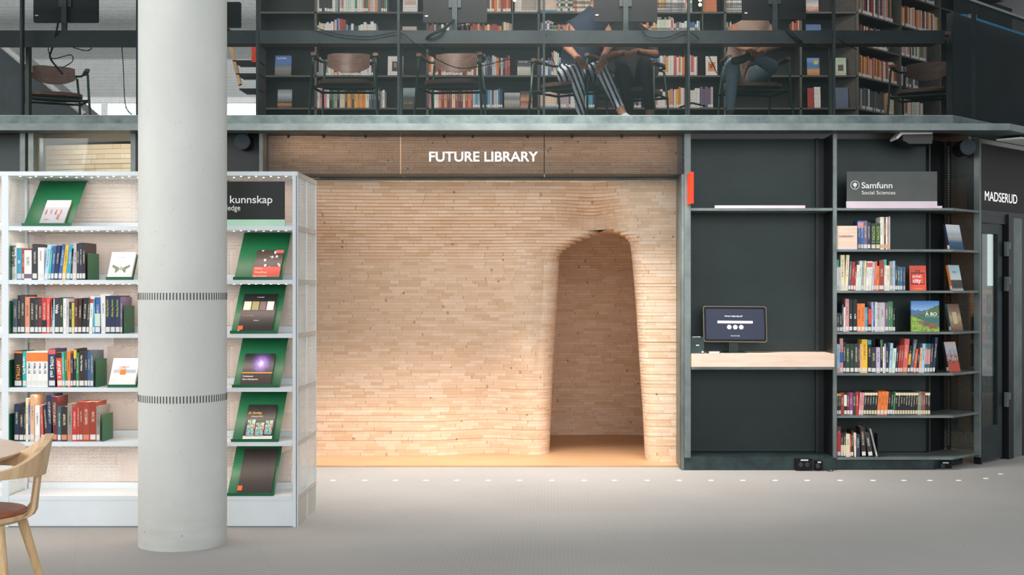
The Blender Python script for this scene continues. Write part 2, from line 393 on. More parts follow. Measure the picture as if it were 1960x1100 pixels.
# ================================================================ timber room
def interp(t, x):
    t = sorted(t)
    if x <= t[0][0]: return t[0][1]
    for (a, b), (c, d) in zip(t, t[1:]):
        if x <= c: return b+(d-b)*(x-a)/(c-a)
    return t[-1][1]
def sst(a, b, x):
    t = max(0, min(1, (x-a)/(b-a))); return t*t*(3-2*t)
XLt = [(1.905, 1150), (1.88, 1135), (1.855, 1118), (1.83, 1106), (1.806, 1096), (1.785, 1090), (1.76, 1082), (1.74, 1076), (1.70, 1071), (1.387, 1068), (.98, 1062), (.54, 1057), (.05, 1052)]
XRt = [(1.905, 1172), (1.88, 1184), (1.855, 1194), (1.83, 1201), (1.79, 1206), (1.6, 1211), (1.3, 1217), (.9, 1223), (.45, 1230), (0, 1235)]
ARCH = 1.905
def Ffront(X, z):
    base = 10.19+.56*sst(2.34, 1.62, z)*1.0
    base -= .10*sst(-1.2, -2.4, X)*sst(1.4, 2.1, z)
    wb = 1-sst(-1.1, -.28, X)
    if z < .389: base -= .19*wb
    base += .05*math.exp(-((X+.62)/.22)**2)*sst(2.0, 1.2, z)
    base -= .12*math.exp(-((X+.2)/.2)**2)*sst(2.1, 1.5, z)
    base += .26*math.exp(-((X-.33)/.20)**2)*sst(2.32, 2.0, z)*sst(1.84, 2.04, z)
    wr = sst(.36, .66, X) if z > ARCH else sst(.4, .66, X)
    return base*(1-wr)+(10.17+.02*math.sin(z*2.1))*wr
NM, NW, NB, NR = 64, 9, 40, 12
def layer_curve(z, li, jit):
    pts = []
    op = z < ARCH
    zz = min(z, ARCH)
    xl = (interp(XLt, zz)-VX)*10.88/F; xr = (interp(XRt, zz)-VX)*10.32/F
    if not op:   # closed: the two sides meet and run on along the front
        mid = (xl+xr)/2; xl, xr = mid-.05, mid+.05
    rad = .13 if op else .001
    x0 = xl-rad
    for i in range(NM+1):
        x = -2.55+(x0+2.55)*i/NM; pts.append((x, Ffront(x, z)))
    fl = pts[-1][1]; fr = Ffront(xr+.11, z)
    k = 1.0
    if op:
        for i in range(1, NW+1):
            a = math.pi/2*i/NW; pts.append((x0+rad*math.sin(a), fl+rad*(1-math.cos(a))*1.3))
        dome = sst(1.9, 1.55, z)
        bk = 11.55+.55*dome
        ctrl = [(xl, fl+.17), (xl-.04, fl+.42), (xl-.32, fl+.75*dome+.3), (-.28, bk-.12), (.05, bk), (.45, bk+.02), (.85, bk), (1.06, bk-.25), (1.1, 11.1), (xr+.16, 10.75), (xr+.03, fr+.38), (xr, fr+.16)]
        for i in range(1, NB+1):
            t = i/(NB+1)*(len(ctrl)-1); a = int(t); f = t-a
            p0, p1, p2, p3 = [ctrl[max(0, min(len(ctrl)-1, a+d))] for d in (-1, 0, 1, 2)]
            def cr(j): return .5*(2*p1[j]+(p2[j]-p0[j])*f+(2*p0[j]-5*p1[j]+4*p2[j]-p3[j])*f*f+(3*p1[j]-p0[j]-3*p2[j]+p3[j])*f**3)
            pts.append((cr(0), cr(1)))
        r2 = .11
        for i in range(NW+1):
            a = math.pi/2*(1-i/NW); pts.append((xr+r2-r2*math.sin(a), fr+r2*(1-math.cos(math.pi/2-(math.pi/2-a)))*1.2))
    else:
        n = NW+NB+NW+1; x1 = xr+.11
        for i in range(1, n+1):
            x = x0+(x1-x0)*i/n; pts.append((x, Ffront(x, z)))
    xs = pts[-1][0]
    for i in range(1, NR+1):
        x = xs+(1.07-xs)*i/NR; pts.append((x, Ffront(x, z)))
    return [(x, y+jit) for x, y in pts]
capped = []
def timber_wall(name, z0, z1, t, curve, label=None):
    mb = MB(); n = int(round((z1-z0)/t)); prev = None; rr = random.Random(3)
    for li in range(n):
        za, zb = z0+li*t, z0+(li+1)*t
        c = curve((za+zb)/2, li, rr.uniform(-.0022, .0022))
        L = [0]
        for p, q in zip(c, c[1:]): L.append(L[-1]+math.hypot(q[0]-p[0], q[1]-p[1]))
        b = len(mb.v); m = len(c)
        mb.v += [Vector((x, y, za)) for x, y in c]+[Vector((x, y, zb)) for x, y in c]
        for i in range(m-1):
            mb.face((b+i, b+i+1, b+m+i+1, b+m+i), [(L[i], li+.001), (L[i+1], li+.001), (L[i+1], li+.999), (L[i], li+.999)])
        if prev is not None:
            for i in range(m-1):
                mb.face((prev+i, prev+i+1, b+i+1, b+i), [(L[i], li+.3), (L[i+1], li+.3), (L[i+1], li+.7), (L[i], li+.7)])
        prev = b+m
        if name == 'wall_timber' and za >= ARCH-t*.5 and not capped:
            capped.append(1)
            for i in range(m-1):
                if c[i][0] > -.25 and c[i+1][0] < 1.2 and c[i+1][0] > c[i][0]:
                    mb.quad((c[i][0], c[i][1]+.004, za+.001), (c[i+1][0], c[i+1][1]+.004, za+.001), (c[i+1][0], 12.3, za+.001), (c[i][0], 12.3, za+.001), [(c[i][0], li+.3), (c[i+1][0], li+.3), (c[i+1][0], li+.7), (c[i][0], li+.7)])
    o = struct(name, mb, M['timber'])
    if label: o['label'] = label
    return o
timber_wall('wall_timber', .012, 2.652, .0264, layer_curve, 'curving wall of stacked pale timber blocks with an arched niche')
def curve2(z, li, jit):
    return [(-5.2+2.3*i/20, 10.75+.25*math.sin(i/20*2+z)+jit+(.12*(2.64-z))) for i in range(21)]
timber_wall('wall_timber_left', 1.4, 2.652, .040, curve2)
mb = MB(); mb.box(-2.62, 1.07, 9.985, 12.4, .001, .012); struct('floor_timber', mb, M['tfloor'])
mb = MB(); mb.box(-4.15, -2.6, 11.9, 11.95, 0, 2.65); struct('wall_pod_back', mb, M['black'])
# opening frame: jamb and head trim
mb = MB(); mb.box(PX(1298, 10), PX(1303, 9.9), 9.86, 10.16, 0, 2.32); mb.box(PX(1303, 9.86), PX(1309.5, 9.8), 9.80, 10.2, 0, 2.66)
mb.box(-2.6, PX(1298, 10.16), 10.13, 10.17, PZ(345, 10.16), PZ(339.6, 10.16)); struct('trim_3', mb, M['edge'])
# header box with perforated front
hz0, hz1 = PZ(332, 9.8), 2.645
hd = thing('illuminated_header', 'perforated metal header box with white lettering over the timber opening', 'sign header', (-.6, 9.8, hz0))
for xa, xb in ((510, 766), (767.5, 1041), (1042.5, 1309)):
    mb = MB().panel((PX(xa, 9.8), 9.8), (PX(xb, 9.8), 9.8), hz0, hz1); mk('perforated_panel', mb, M['head'], hd)
mb = MB()
for xa, xb in ((510, 766), (767.5, 1041), (1042.5, 1309)): mb.box(PX(xa, 9.8), PX(xb, 9.8), 9.8, 10.14, hz0-.004, hz0)
mk('bottom_panel', mb, M['black'], hd)
mb = MB()
for x in (511.5, 1041.7, 1307.5): mb.box(PX(x, 9.8)-.004, PX(x, 9.8)+.004, 9.805, 9.83, hz0, hz1)
mk('frame', mb, M['black'], hd)
for s in (552, 620, 700, 850, 905, 1010, 1095, 1190, 1262):
    mb = MB().cone((PX(s, 9.95), 9.95, 2.64), (PX(s, 9.95), 9.96, 2.62), .013, .011, 14); l = mk('spot_lamp', mb, M['black'], hd)
    mb = MB().cone((PX(s, 9.95), 9.96, 2.6195), (PX(s, 9.95), 9.96, 2.618), .009, .009, 12); mk('lamp_face', mb, M['lamp'], l)
area('header_strip_light', (-.6, 9.96, 2.60), (-.6, 10.25, 2.38), 3.1, .03, 4, (1, .84, .68))
text('FUTURE LIBRARY', PZ(290, 9.78)-PZ(309, 9.78), M['letter'], hd, 'lettering', FX(local(hd, P(820, 308.6, 9.785))), .012, sx=1.035, ext=.004)
# left bays under the slab
g = thing('window_2', 'glass window into the timber room above the white bookcase', 'window', (PX(157, 9.8), 9.8, 1.2)); g['kind'] = 'structure'
mb = MB()
for a, b in ((54, 64), (250, 259)): mb.box(PX(a, 9.8), PX(b, 9.8), 9.8, 9.92, 1.0, 2.655)
mb.box(PX(64, 9.8), PX(250, 9.8), 9.8, 9.9, PZ(252, 9.8), 2.655); mk('frame', mb, M['edge'], g)
a = N('window_glass'); a.set('#e8f2f2', .02); gl = a.n('ShaderNodeBsdfGlossy'); gl.inputs[1].default_value = .02; tr = a.n('ShaderNodeBsdfTransparent')
tr.inputs[0].default_value = (.86, .93, .93, 1); mx = a.n('ShaderNodeMixShader'); fr = a.n('ShaderNodeFresnel'); fr.inputs[0].default_value = 1.5
a.l(a.math('MULTIPLY', fr.outputs[0], .5), mx.inputs[0]); a.l(tr.outputs[0], mx.inputs[1]); a.l(gl.outputs[0], mx.inputs[2]); a.l(mx.outputs[0], a.out.inputs[0]); M['glass'] = a.m
mb = MB(); mb.box(PX(64, 9.8), PX(250, 9.8), 9.85, 9.858, 1.0, PZ(252, 9.8)); mk('pane', mb, M['glass'], g)
area('pod_window_light', (-3.75, 10.05, 2.6), (-3.75, 10.9, 2.1), 1.1, .08, 6, (1, .93, .84))
mb = MB(); mb.box(PX(259, 9.8), PX(496, 9.8), 9.98, 10.02, 0, 2.655); mb.box(PX(259, 9.8), PX(262, 9.8), 9.8, 9.98, 0, 2.655); struct('wall_recess', mb, M['black'])
mb = MB(); mb.box(-4.9, PX(38, 9.8), 10.25, 10.3, 0, 2.655); struct('wall_left_backing', mb, M['black'])
lb = thing('metal_screen', 'dark perforated steel screen bay beyond the white bookcase at far left', 'screen', (PX(10, 9.9), 9.9, 0))
mk('perforated_panel', MB().panel((-4.9, 10.0), (PX(40, 10.0), 10.0), 0, 2.65), M['mesh'], lb)
mk('post', MB().box(PX(38, 9.8), PX(48, 9.8), 9.8, 10.0, 0, 2.65), M['edge'], lb)
mk('post', MB().box(PX(496, 9.8), PX(503, 9.8), 9.8, 9.975, 0, 2.65), M['edge'], lb)
# ================================================================ mezzanine railing
rl = thing('railing', 'long perforated steel railing of the upper floor', 'railing', (-.5, 9.8, 2.77))
RZ0, RZ1 = 2.765, 3.715
cuts = [-60, 42, 264, 493, 763, 1041, 1318, 1596, 1822]
for a, b in zip(cuts, cuts[1:]):
    mk('mesh_panel', MB().panel((PX(a, 9.8), 9.8), (PX(b, 9.8), 9.8), RZ0, RZ1), M['rail'], rl)
for x in cuts[1:-1]:
    mk('post', MB().box(PX(x, 9.83)-.009, PX(x, 9.83)+.009, 9.812, 9.86, RZ0, RZ1), M['steel'], rl)
mb = MB()
p0, p1, p2 = W(0, 0), W(.39, 0), W(5, 0)
for a, b in ((p0, p1), (p1, p2)):
    mk('mesh_panel', MB().panel((a.x, a.y), (b.x, b.y), RZ0, RZ1), M['wing'], rl)
mb = MB(); wbox(mb, .385, .395, .003, .04, RZ0, RZ1); mk('post', mb, M['steel'], rl)
mb = MB(); mb.prism([(-5, 9.79, RZ1), (3.136, 9.79, RZ1), (6.7, 13.354, RZ1), (6.67, 13.40, RZ1), (3.12, 9.84, RZ1), (-5, 9.84, RZ1)], (0, 0, .02)); mk('top_rail', mb, M['edge'], rl)
mb = MB(); mb.prism([(-5, 9.795, RZ0-.002), (3.138, 9.795, RZ0-.002), (6.7, 13.357, RZ0-.002), (6.69, 13.365, RZ0-.002), (3.13, 9.806, RZ0-.002), (-5, 9.806, RZ0-.002)], (0, 0, .012)); mk('bottom_rail', mb, M['edge'], rl)
mb = MB(); wbox(mb, .47, 5, .25, .3, 2.725, 3.69); struct('wing_dark_sheet', mb, M['steel'])  # dark sheet added behind the wing mesh so its holes read dark
mb = MB(); wbox(mb, 1.02, 4.6, .42, .5, 3.755, 3.79); tag(mk('light_blue_strip', mb, emit('blue_strip', '#2f9ccf', .55)), 'light blue illuminated edge above the wing railing, top corner', 'strip light')
mb = MB(); wbox(mb, 1.06, 1.13, .36, .41, 3.735, 3.79); tag(mk('paper_card', mb, M['sticker']), 'small white card standing on the wing railing, top corner', 'card')
# ================================================================ long desk on the upper floor
dk = thing('long_desk', 'long steel fronted work desk behind the upper railing', 'desk', (-.5, 10.2, 2.72))
zt, za = PZ(58, 9.95), PZ(83, 9.95)
mb = MB(); mb.box(PX(265, 9.95), PX(1809, 9.95), 9.95, 9.97, za, zt); mb.box(-4.9, PX(265, 9.95), 9.95, 9.97, PZ(90, 9.95), zt); mk('apron', mb, M['apron'], dk)
mb = MB(); mb.box(-4.9, PX(1809, 9.95)+.05, 9.972, 10.47, zt-.03, zt-.002); mk('desk_top', mb, wood('desk_ply', '#7b5840', '#8a664c', '#98745a'), dk)
for x in (42, 763, 1318, 1597):
    mk('leg', MB().box(PX(x, 10.2)-.014, PX(x, 10.2)+.014, 10.3, 10.36, 2.725, zt-.035), M['chairgreen'], dk)
def monitor(x0, x1, yb, D, label):
    cx = PX((x0+x1)/2, D); wd = (x1-x0)*D/F; z0 = PZ(yb, D); t = thing('monitor', label, 'monitor', (cx, D, zt), 0, 'monitors on the upper desk')
    mb = MB().bevbox(cx-wd/2, cx+wd/2, D-.012, D+.018, z0, z0+wd*.6, .008); mk('back_shell', mb, M['glassdark'], t)
    mk('screen', MB().box(cx-wd/2+.01, cx+wd/2-.01, D+.018, D+.02, z0+.012, z0+wd*.6-.01), flat('dim_screen', '#1b2430', .2), t)
    mb = MB().box(cx-.02, cx+.02, D-.05, D-.02, zt, z0+.25); mb.box(cx-.09, cx+.09, D-.10, D+.06, zt, zt+.012)
    mb.box(cx-.05, cx+.05, D-.03, D-.012, z0+.12, z0+.22); mk('stand', mb, M['steel'], t)
    mk('asset_sticker', MB().box(cx-wd/2+.015, cx-wd/2+.04, D-.0135, D-.012, z0+.05, z0+.058), M['sticker'], t)
monitor(65, 188, 43, 10.15, 'dark monitor seen from behind at the far left end of the desk')
monitor(380, 461, 53, 10.0, 'dark monitor partly hidden by the concrete column')
monitor(810, 932, 44, 10.15, 'dark monitor seen from behind above the left letters of the header')
monitor(1136, 1258, 42, 10.15, 'dark monitor seen from behind above the person in striped trousers')
monitor(1421, 1542, 38, 10.15, 'dark monitor seen from behind above the person with crossed legs')
def cable(pts, label, r=.004):
    p = [P(*q) for q in pts]; sm = []
    for i in range(len(p)-1):
        a, b, c, d = p[max(i-1, 0)], p[i], p[i+1], p[min(i+2, len(p)-1)]
        for k in range(6):
            t = k/6; sm.append(.5*(2*b+(c-a)*t+(2*a-5*b+4*c-d)*t*t+(3*b-a-3*c+d)*t**3))
    sm.append(p[-1]); tag(mk('cable', MB().tube(sm, r, 6), M['cable'], smooth=True), label, 'cable', 'cables hanging under the upper desk')
cable([(112, 40, 10.1), (108, 60, 9.93), (100, 92, 10.05), (96, 110, 10.1), (110, 130, 10.1), (120, 142, 10.1)], 'bundled black cable hanging before the far left chair', .008)
cable([(92, 90, 10.1), (100, 112, 10.1), (135, 105, 10.1), (138, 118, 10.1), (118, 130, 10.1)], 'looped black cable beside the cable bundle at far left')
cable([(233, 85, 10.1), (236, 130, 10.1), (240, 200, 10.1), (252, 219, 10.2)], 'long thin black cable dropping straight to the floor near the column')
cable([(140, 91, 10.1), (165, 97, 10.1), (175, 92, 10.1), (172, 85, 10.1)], 'short sagging black cable under the left desk end')
cable([(600, 52, 9.93), (650, 66, 9.93), (710, 70, 9.93), (763, 62, 9.93), (790, 80, 9.93), (815, 100, 10.2), (860, 125, 10.2), (900, 130, 10.2), (980, 112, 10.2)], 'long black cable draped along the desk front over the header')
cable([(868, 38, 10.1), (850, 55, 9.93), (820, 70, 9.93), (815, 90, 10.1), (850, 92, 10.2)], 'thick black cable curling from the monitor stand above the header', .012)
cable([(1045, 65, 9.93), (1052, 95, 10.2), (1070, 145, 10.4), (1085, 172, 10.4)], 'black cable hanging in front of the shelf left of the striped trousers')
cable([(1228, 52, 9.93), (1240, 70, 9.93), (1275, 72, 9.93), (1310, 60, 9.93), (1335, 72, 9.93), (1358, 110, 10.3), (1372, 140, 10.3)], 'black cable sagging across the desk front between the two seated groups')
cable([(1505, 55, 9.93), (1530, 78, 9.93), (1545, 84, 10.1), (1560, 88, 10.3)], 'thick black cable at the desk front beside the crossed leg person', .014)
cable([(1600, 68, 9.93), (1615, 82, 9.93), (1640, 95, 10.2)], 'thin black cable near the right end of the desk')
# paper rack seen beside the column
rk = thing('magazine_rack', 'leaning pale wood rack with dark shelves beside the column', 'rack', (PX(470, 11), 11, 2.72))
mb = MB(); mb.prism([P(438, 90, 11), P(444, 88, 11), P(461, 160, 11), P(456, 163, 11)], (0, .05, 0)); mk('side_rail', mb, M['oak'], rk)
mb = MB(); mb.box(PX(456, 11), PX(500, 11), 11, 11.3, 2.72, 2.75); mb.box(PX(490, 11), PX(494, 11), 11.0, 11.3, 2.72, PZ(85, 11)); mk('base', mb, M['steel'], rk)
for y, x in ((116, 446), (141, 452), (170, 458)): mk('shelf', MB().box(PX(x, 11), PX(494, 11), 11, 11.28, PZ(y+1.5, 11), PZ(y-1, 11)), M['steel'], rk)
mb = MB(); mb.box(PX(482, 9.93), PX(490, 9.93), 9.92, 9.94, PZ(119, 9.93), PZ(91, 9.93)); tag(mk('red_tag', mb, M['red']), 'small red plate hanging behind the railing beside the concrete column', 'sign plate')
# ================================================================ books
COL = {'wh': ('#e3e1dc', 'white'), 'cr': ('#dccfae', 'cream'), 'ye': ('#dcae2c', 'yellow'), 'lg': ('#c9c24a', 'lime green'), 'or': ('#e0762f', 'orange'), 'ro': ('#d9482a', 'red orange'),
 're': ('#b3262a', 'red'), 'br': ('#9a3a2a', 'brick red'), 'ma': ('#5c2428', 'maroon'), 'bn': ('#5a3a2a', 'brown'), 'dn': ('#2e211d', 'dark brown'), 'sa': ('#d48a6c', 'salmon'), 'pk': ('#cf8f90', 'pink'),
 'cp': ('#cf5a52', 'coral'), 'mg': ('#9a3a86', 'magenta'), 'pu': ('#6b5a72', 'purple grey'), 'li': ('#b9a9c4', 'lilac'), 'nv': ('#1f2c4c', 'navy'), 'bl': ('#2c5c9c', 'blue'), 'cy': ('#3b9cbc', 'cyan blue'),
 'lb': ('#9fc0d8', 'light blue'), 'te': ('#25a59a', 'teal'), 'dt': ('#2c5f66', 'dark teal'), 'gr': ('#2f7a48', 'green'), 'dg': ('#1d3a28', 'dark green'), 'ol': ('#8a8a5c', 'olive'), 'sl': ('#4a5a66', 'slate'),
 'gy': ('#9a9a98', 'grey'), 'lt': ('#bfb8bc', 'pale grey'), 'dk': ('#2c2e33', 'charcoal'), 'bk': ('#17181b', 'black'), 'pe': ('#dfb08c', 'peach'), 'gp': ('#b8a4aa', 'pinkish grey'), 'pg': ('#c2d8c8', 'pale green'), 'st': ('#8d857b', 'stone grey')}
LIGHT = {'wh', 'cr', 'ye', 'lg', 'pk', 'li', 'lb', 'lt', 'pe', 'gp', 'pg', 'sa', 'gy', 'or', 'st'}
def cover(code, plain=False):
    k = 'cover_'+code+('p' if plain else '')
    if k in _m: return _m[k]
    a = N(COL[code][1].replace(' ', '_')+'_book_cover'); c = lin(COL[code][0])
    ink = lin('#2a2a30') if code in LIGHT else lin('#d8cfb4')
    se = a.n('ShaderNodeSeparateXYZ'); a.l(a.coord('Generated'), se.inputs[0]); x, y, z = se.outputs
    oi = a.n('ShaderNodeObjectInfo').outputs['Random']
    m1 = a.math('LESS_THAN', a.math('ABSOLUTE', a.math('SUBTRACT', x, .5)), .2)
    m2 = a.math('LESS_THAN', a.math('ABSOLUTE', a.math('SUBTRACT', z, .62)), a.math('MULTIPLY_ADD', oi, .14, .12))
    cb = a.n('ShaderNodeCombineXYZ'); a.l(a.math('MULTIPLY', x, 3), cb.inputs[0]); a.l(a.math('MULTIPLY_ADD', z, 60, a.math('MULTIPLY', oi, 50)), cb.inputs[2])
    m3 = a.math('GREATER_THAN', a.noise(cb.outputs[0], 1.0, 1), .5)
    mk_ = a.math('MULTIPLY', a.math('MULTIPLY', m1, m2), m3)
    mm = a.math('MULTIPLY', mk_, a.math('LESS_THAN', y, .02))
    c2 = tuple(min(1, q*1.25) for q in c[:3])+(1,)
    a.set(a.mix(a.math('MULTIPLY', mm, 0.0 if plain else .75), a.mix(oi, c, c2), ink), .42); _m[k] = a.m; return a.m
def book_mesh(w_, h, d):
    mb = MB(); t = min(.0025, w_*.15)
    mb.box(-w_/2, w_/2, 0, t, 0, h); mb.box(-w_/2, -w_/2+t, t, d, 0, h); mb.box(w_/2-t, w_/2, t, d, 0, h); return mb
LAB = {}
def book(x, D, z, w_, h, code, d=.165, lean=0, label='', sticker='wh', txt=None, tcol=None, band=None, group=None, parts=True, yaw=0):
    """upright book, spine to the viewer; x is the spine centre"""
    o = mk('book', book_mesh(w_-.0008, h, d), cover(code, bool(txt)), world=False)
    o.location = (x, D, z); o['_o'] = (0, 0, 0); o.rotation_euler = (0, lean, yaw)
    tag(o, label, 'book', group)
    if parts:
        t = min(.0025, w_*.15)
        mk('pages', MB().box(-w_/2+t, w_/2-t-.0008, t+.0005, d-.004, .003, h-.004), M['paper'], o, world=False)
    if sticker and parts:
        mk('spine_sticker', MB().box(-w_*.42, w_*.40, -.0007, .0, h*.04, h*.04+.03), M['sticker'] if sticker == 'wh' else flat('sticker_'+sticker, COL[sticker][0], .6), o, world=False)
    if band:
        bc, b0, b1 = band; mk('spine_band', MB().box(-w_/2, w_/2-.0008, -.0005, .0, h*b0, h*b1), cover(bc, True), o, world=False)
    if txt:
        s, z1, hh, sx = txt; text(s, hh, flat('print_'+(tcol or '#ffffff'), tcol or '#ffffff', .6), o, 'title', Matrix.Translation((-hh*.48, -.0012, h*z1)) @ Matrix.Rotation(math.pi/2, 4, 'Y'), .02, sx=sx)
    return o
ORD = ['first', 'second', 'third', 'fourth', 'fifth', 'sixth', 'seventh', 'eighth', 'ninth', 'tenth', 'eleventh', 'twelfth', 'thirteenth']
def row_labels(codes, heights, row):
    out = []
    from collections import Counter
    cnt = Counter(codes); nb = []
    for i, c in enumerate(codes):
        l = COL[codes[i-1]][1] if i else None; r = COL[codes[i+1]][1] if i < len(codes)-1 else None
        nb.append((c, l, r))
    cn = Counter(nb); seen = Counter()
    for i, c in enumerate(codes):
        n = COL[c][1]; seen[c] += 1
        if cnt[c] == 1: out.append('the only %s book on %s' % (n, row))
        elif cn[nb[i]] == 1:
            l, r = nb[i][1], nb[i][2]
            if l and r:
                out.append(('%s book between %s books on %s' % (n, ('two '+l) if l == r else l+' and '+r, row)))
            elif r: out.append('%s book at the left end of %s' % (n, row))
            else: out.append('%s book at the right end of %s' % (n, row))
        else: out.append('') 
        if not out[-1] or len(out[-1].split()) > 16: out[-1] = ('%s of the %s books from the left on %s' % (ORD[min(seen[c]-1, 12)], n, row))
    return out
def row(spec, px0, pxs, D, z, k, rowname, group, d=.165, parts=True, place=None):
    """spec: list of (width_px, height_px, colour code, dict). px0: left edge px; k: metres per px"""
    labs = row_labels([s[2] for s in spec], None, rowname); x = PX(px0, D)
    for s, lab in zip(spec, labs):
        e = dict(s[3]) if len(s) > 3 else {}
        w_ = s[0]*k; h = s[1]*k; gap = e.pop('gap', 0)*k; ln = e.pop('lean', 0)
        x += gap; hd_ = e.pop('d', d); ex = math.sin(abs(ln))*h
        cx = x+w_/2+(0 if ln >= 0 else ex)
        zc = z
        if ln: zc = z+.5*w_*math.sin(abs(ln))
        book(cx, D, zc, w_, h, s[2], d=hd_+R.uniform(-.012, .012), lean=ln, label=lab, group=group, parts=parts, **e)
        x += w_+(0 if not ln else w_*(1/math.cos(ln)-1)+.001)
    return x
# ---------------------------------------------------------------- white bookcase
WD = 7.45; KW = WD/F
def wz(py): return PZ(py, WD)
def wx(px): return PX(px, WD)
wb = thing('white_bookcase', 'large white metal bookcase with lit shelves behind the concrete column', 'bookcase', (wx(288), WD, 0))
UPR = [(-548, -536), (-268, -256), (3, 16), (288, 297), (560, 568)]
SH = [432.5, 535.5, 638.5, 741.5, 845.5, 949]     # top edge of every shelf front
top = wz(328)
mb = MB()
for i, (a, b) in enumerate(UPR):
    mb = MB().box(wx(a), wx(b), WD, WD+.02, 0, top); mk('upright', mb, M['white'], wb)
    if i < 4: mk('upright', MB().box(wx(a)+.006, wx(b)-.006, WD+.28, WD+.30, 0, top), M['white'], wb)
mk('top_board', MB().box(wx(-548), wx(568), WD-.001, WD+.60, wz(336), top), M['white'], wb)
for a, b in zip(UPR, UPR[1:]):
    xa, xb = wx(a[1]), wx(b[0])
    for n, y in enumerate(SH):
        s = mk('shelf', MB().box(xa+.001, xb-.001, WD, WD+.285, wz(y+8), wz(y)), M['white'], wb)
        if y < 900: mk('shelf_rear', MB().box(xa+.001, xb-.001, WD+.305, WD+.59, wz(y+8), wz(y)), M['white'], wb)
        # upstand at the back of the shelf
        mk('back_strip', MB().box(xa, xb, WD+.286, WD+.296, wz(y), wz(y)+.038), M['white'], wb)
        zb = [wz(336)]+[wz(q+8) for q in SH[:-1]]
        mk('back_panel', MB().panel((xa, WD+.298), (xb, WD+.298), wz(y)+.04, zb[n]), M['whitep'], wb)
        if a[0] >= 0 or n < 6:
            mb = MB()
            for i in range(9):
                for j, yy in ((0, .05), (1, .12)):
                    cx = xa+.05+i*(xb-xa-.1)/8+(j*.03)
                    if cx < xb-.02: mb.cone((cx, WD+yy, zb[n]-.001), (cx, WD+yy, zb[n]), .006, .006, 8)
            if a[0] >= -300: mk('led_dots', mb, M['led'], wb)['label'] = 'small round white LED dots under the shelf'
    mk('plinth', MB().box(xa, xb, WD+.003, WD+.02, .004, wz(SH[-1]+8)), M['white'], wb)
    mk('divider', MB().panel((wx(a[0])+.02, WD+.02), (wx(a[0])+.021, WD+.28), .15, wz(337)), M['sidep'], wb)
for (xa, xb) in [(wx(-256), wx(3)), (wx(16), wx(288)), (wx(297), wx(560))]:
    for n, y in enumerate(SH):
        zb = ([wz(336)]+[wz(q+8) for q in SH[:-1]])[n]
        area('shelf_led_strip', ((xa+xb)/2, WD+.06, zb-.004), ((xa+xb)/2, WD+.11, zb-1), xb-xa-.06, .012, 1.1, (1, .80, .68))
# end side facing right: posts, rails and perforated infill
xs = wx(568)
for y0 in (WD, WD+.291, WD+.585): mk('side_post', MB().box(xs-.004, xs+.004, y0, y0+.02, 0, top), M['white'], wb)
for y in [329.5]+SH:
    mk('side_rail', MB().box(xs-.003, xs+.005, WD+.02, WD+.585, wz(y+8), wz(y-1)), M['siderail'], wb)
for a, b in ((WD+.02, WD+.291), (WD+.311, WD+.585)):
    mk('side_panel', MB().panel((xs-.001, a), (xs-.001, b), wz(950), wz(330)), M['sidep'], wb)
mk('side_base', MB().box(xs-.006, xs+.003, WD+.02, WD+.585, 0, wz(958)), M['siderail'], wb)
mk('rear_plinth', MB().box(wx(-548), xs-.01, WD+.585, WD+.60, 0, wz(958)), M['white'], wb)
# bookends and their books
def bookend(x, D, z, h, label, depth=.17, mat='green', group='bookends'):
    mb = MB().box(x-.0012, x+.0012, D+.01, D+depth, z+.0005, z+h); mb.box(x-.10, x+.0012, D+.01, D+.11, z+.0003, z+.0015) if False else None
    b = mk('bookend', mb, M[mat]); tag(b, label, 'bookend', group); return b
G = 'books in the white bookcase'
S_ = 1/3.4366
def T(t, z, h, sx=1): return dict(txt=(t, z, h, sx))
rowB = [(11, 71, 'wh', dict(txt=('Scary Smart', .93, .020, .95), tcol='#1a1a1a')), (11, 61, 'cy', dict(txt=('AI', .62, .016, 1), tcol='#ffffff')), (5, 60, 'br'), (16, 57, 'wh', dict(band=('pu', .05, .2), sticker=None)),
 (11, 69, 'dk', dict(gap=1)), (13, 62, 'wh', dict(gap=1, txt=('overload', .9, .012, 1), tcol='#c98a90')), (8, 68, 'lb', dict(lean=.10)), (5, 58, 'te', dict(lean=.08)), (7, 65, 'bl', dict(lean=.08)), (8, 66, 'nv', dict(lean=.09)), (8, 68, 'bl', dict(lean=.12)),
 (8, 67, 'ye', dict(lean=.10)), (9, 67, 'cy', dict(lean=.10)), (4, 60, 'bk', dict(lean=.06)), (9, 71, 'lt', dict(lean=.03)), (6, 70, 'dk'), (6, 71, 'nv'), (7, 71, 'dn')]
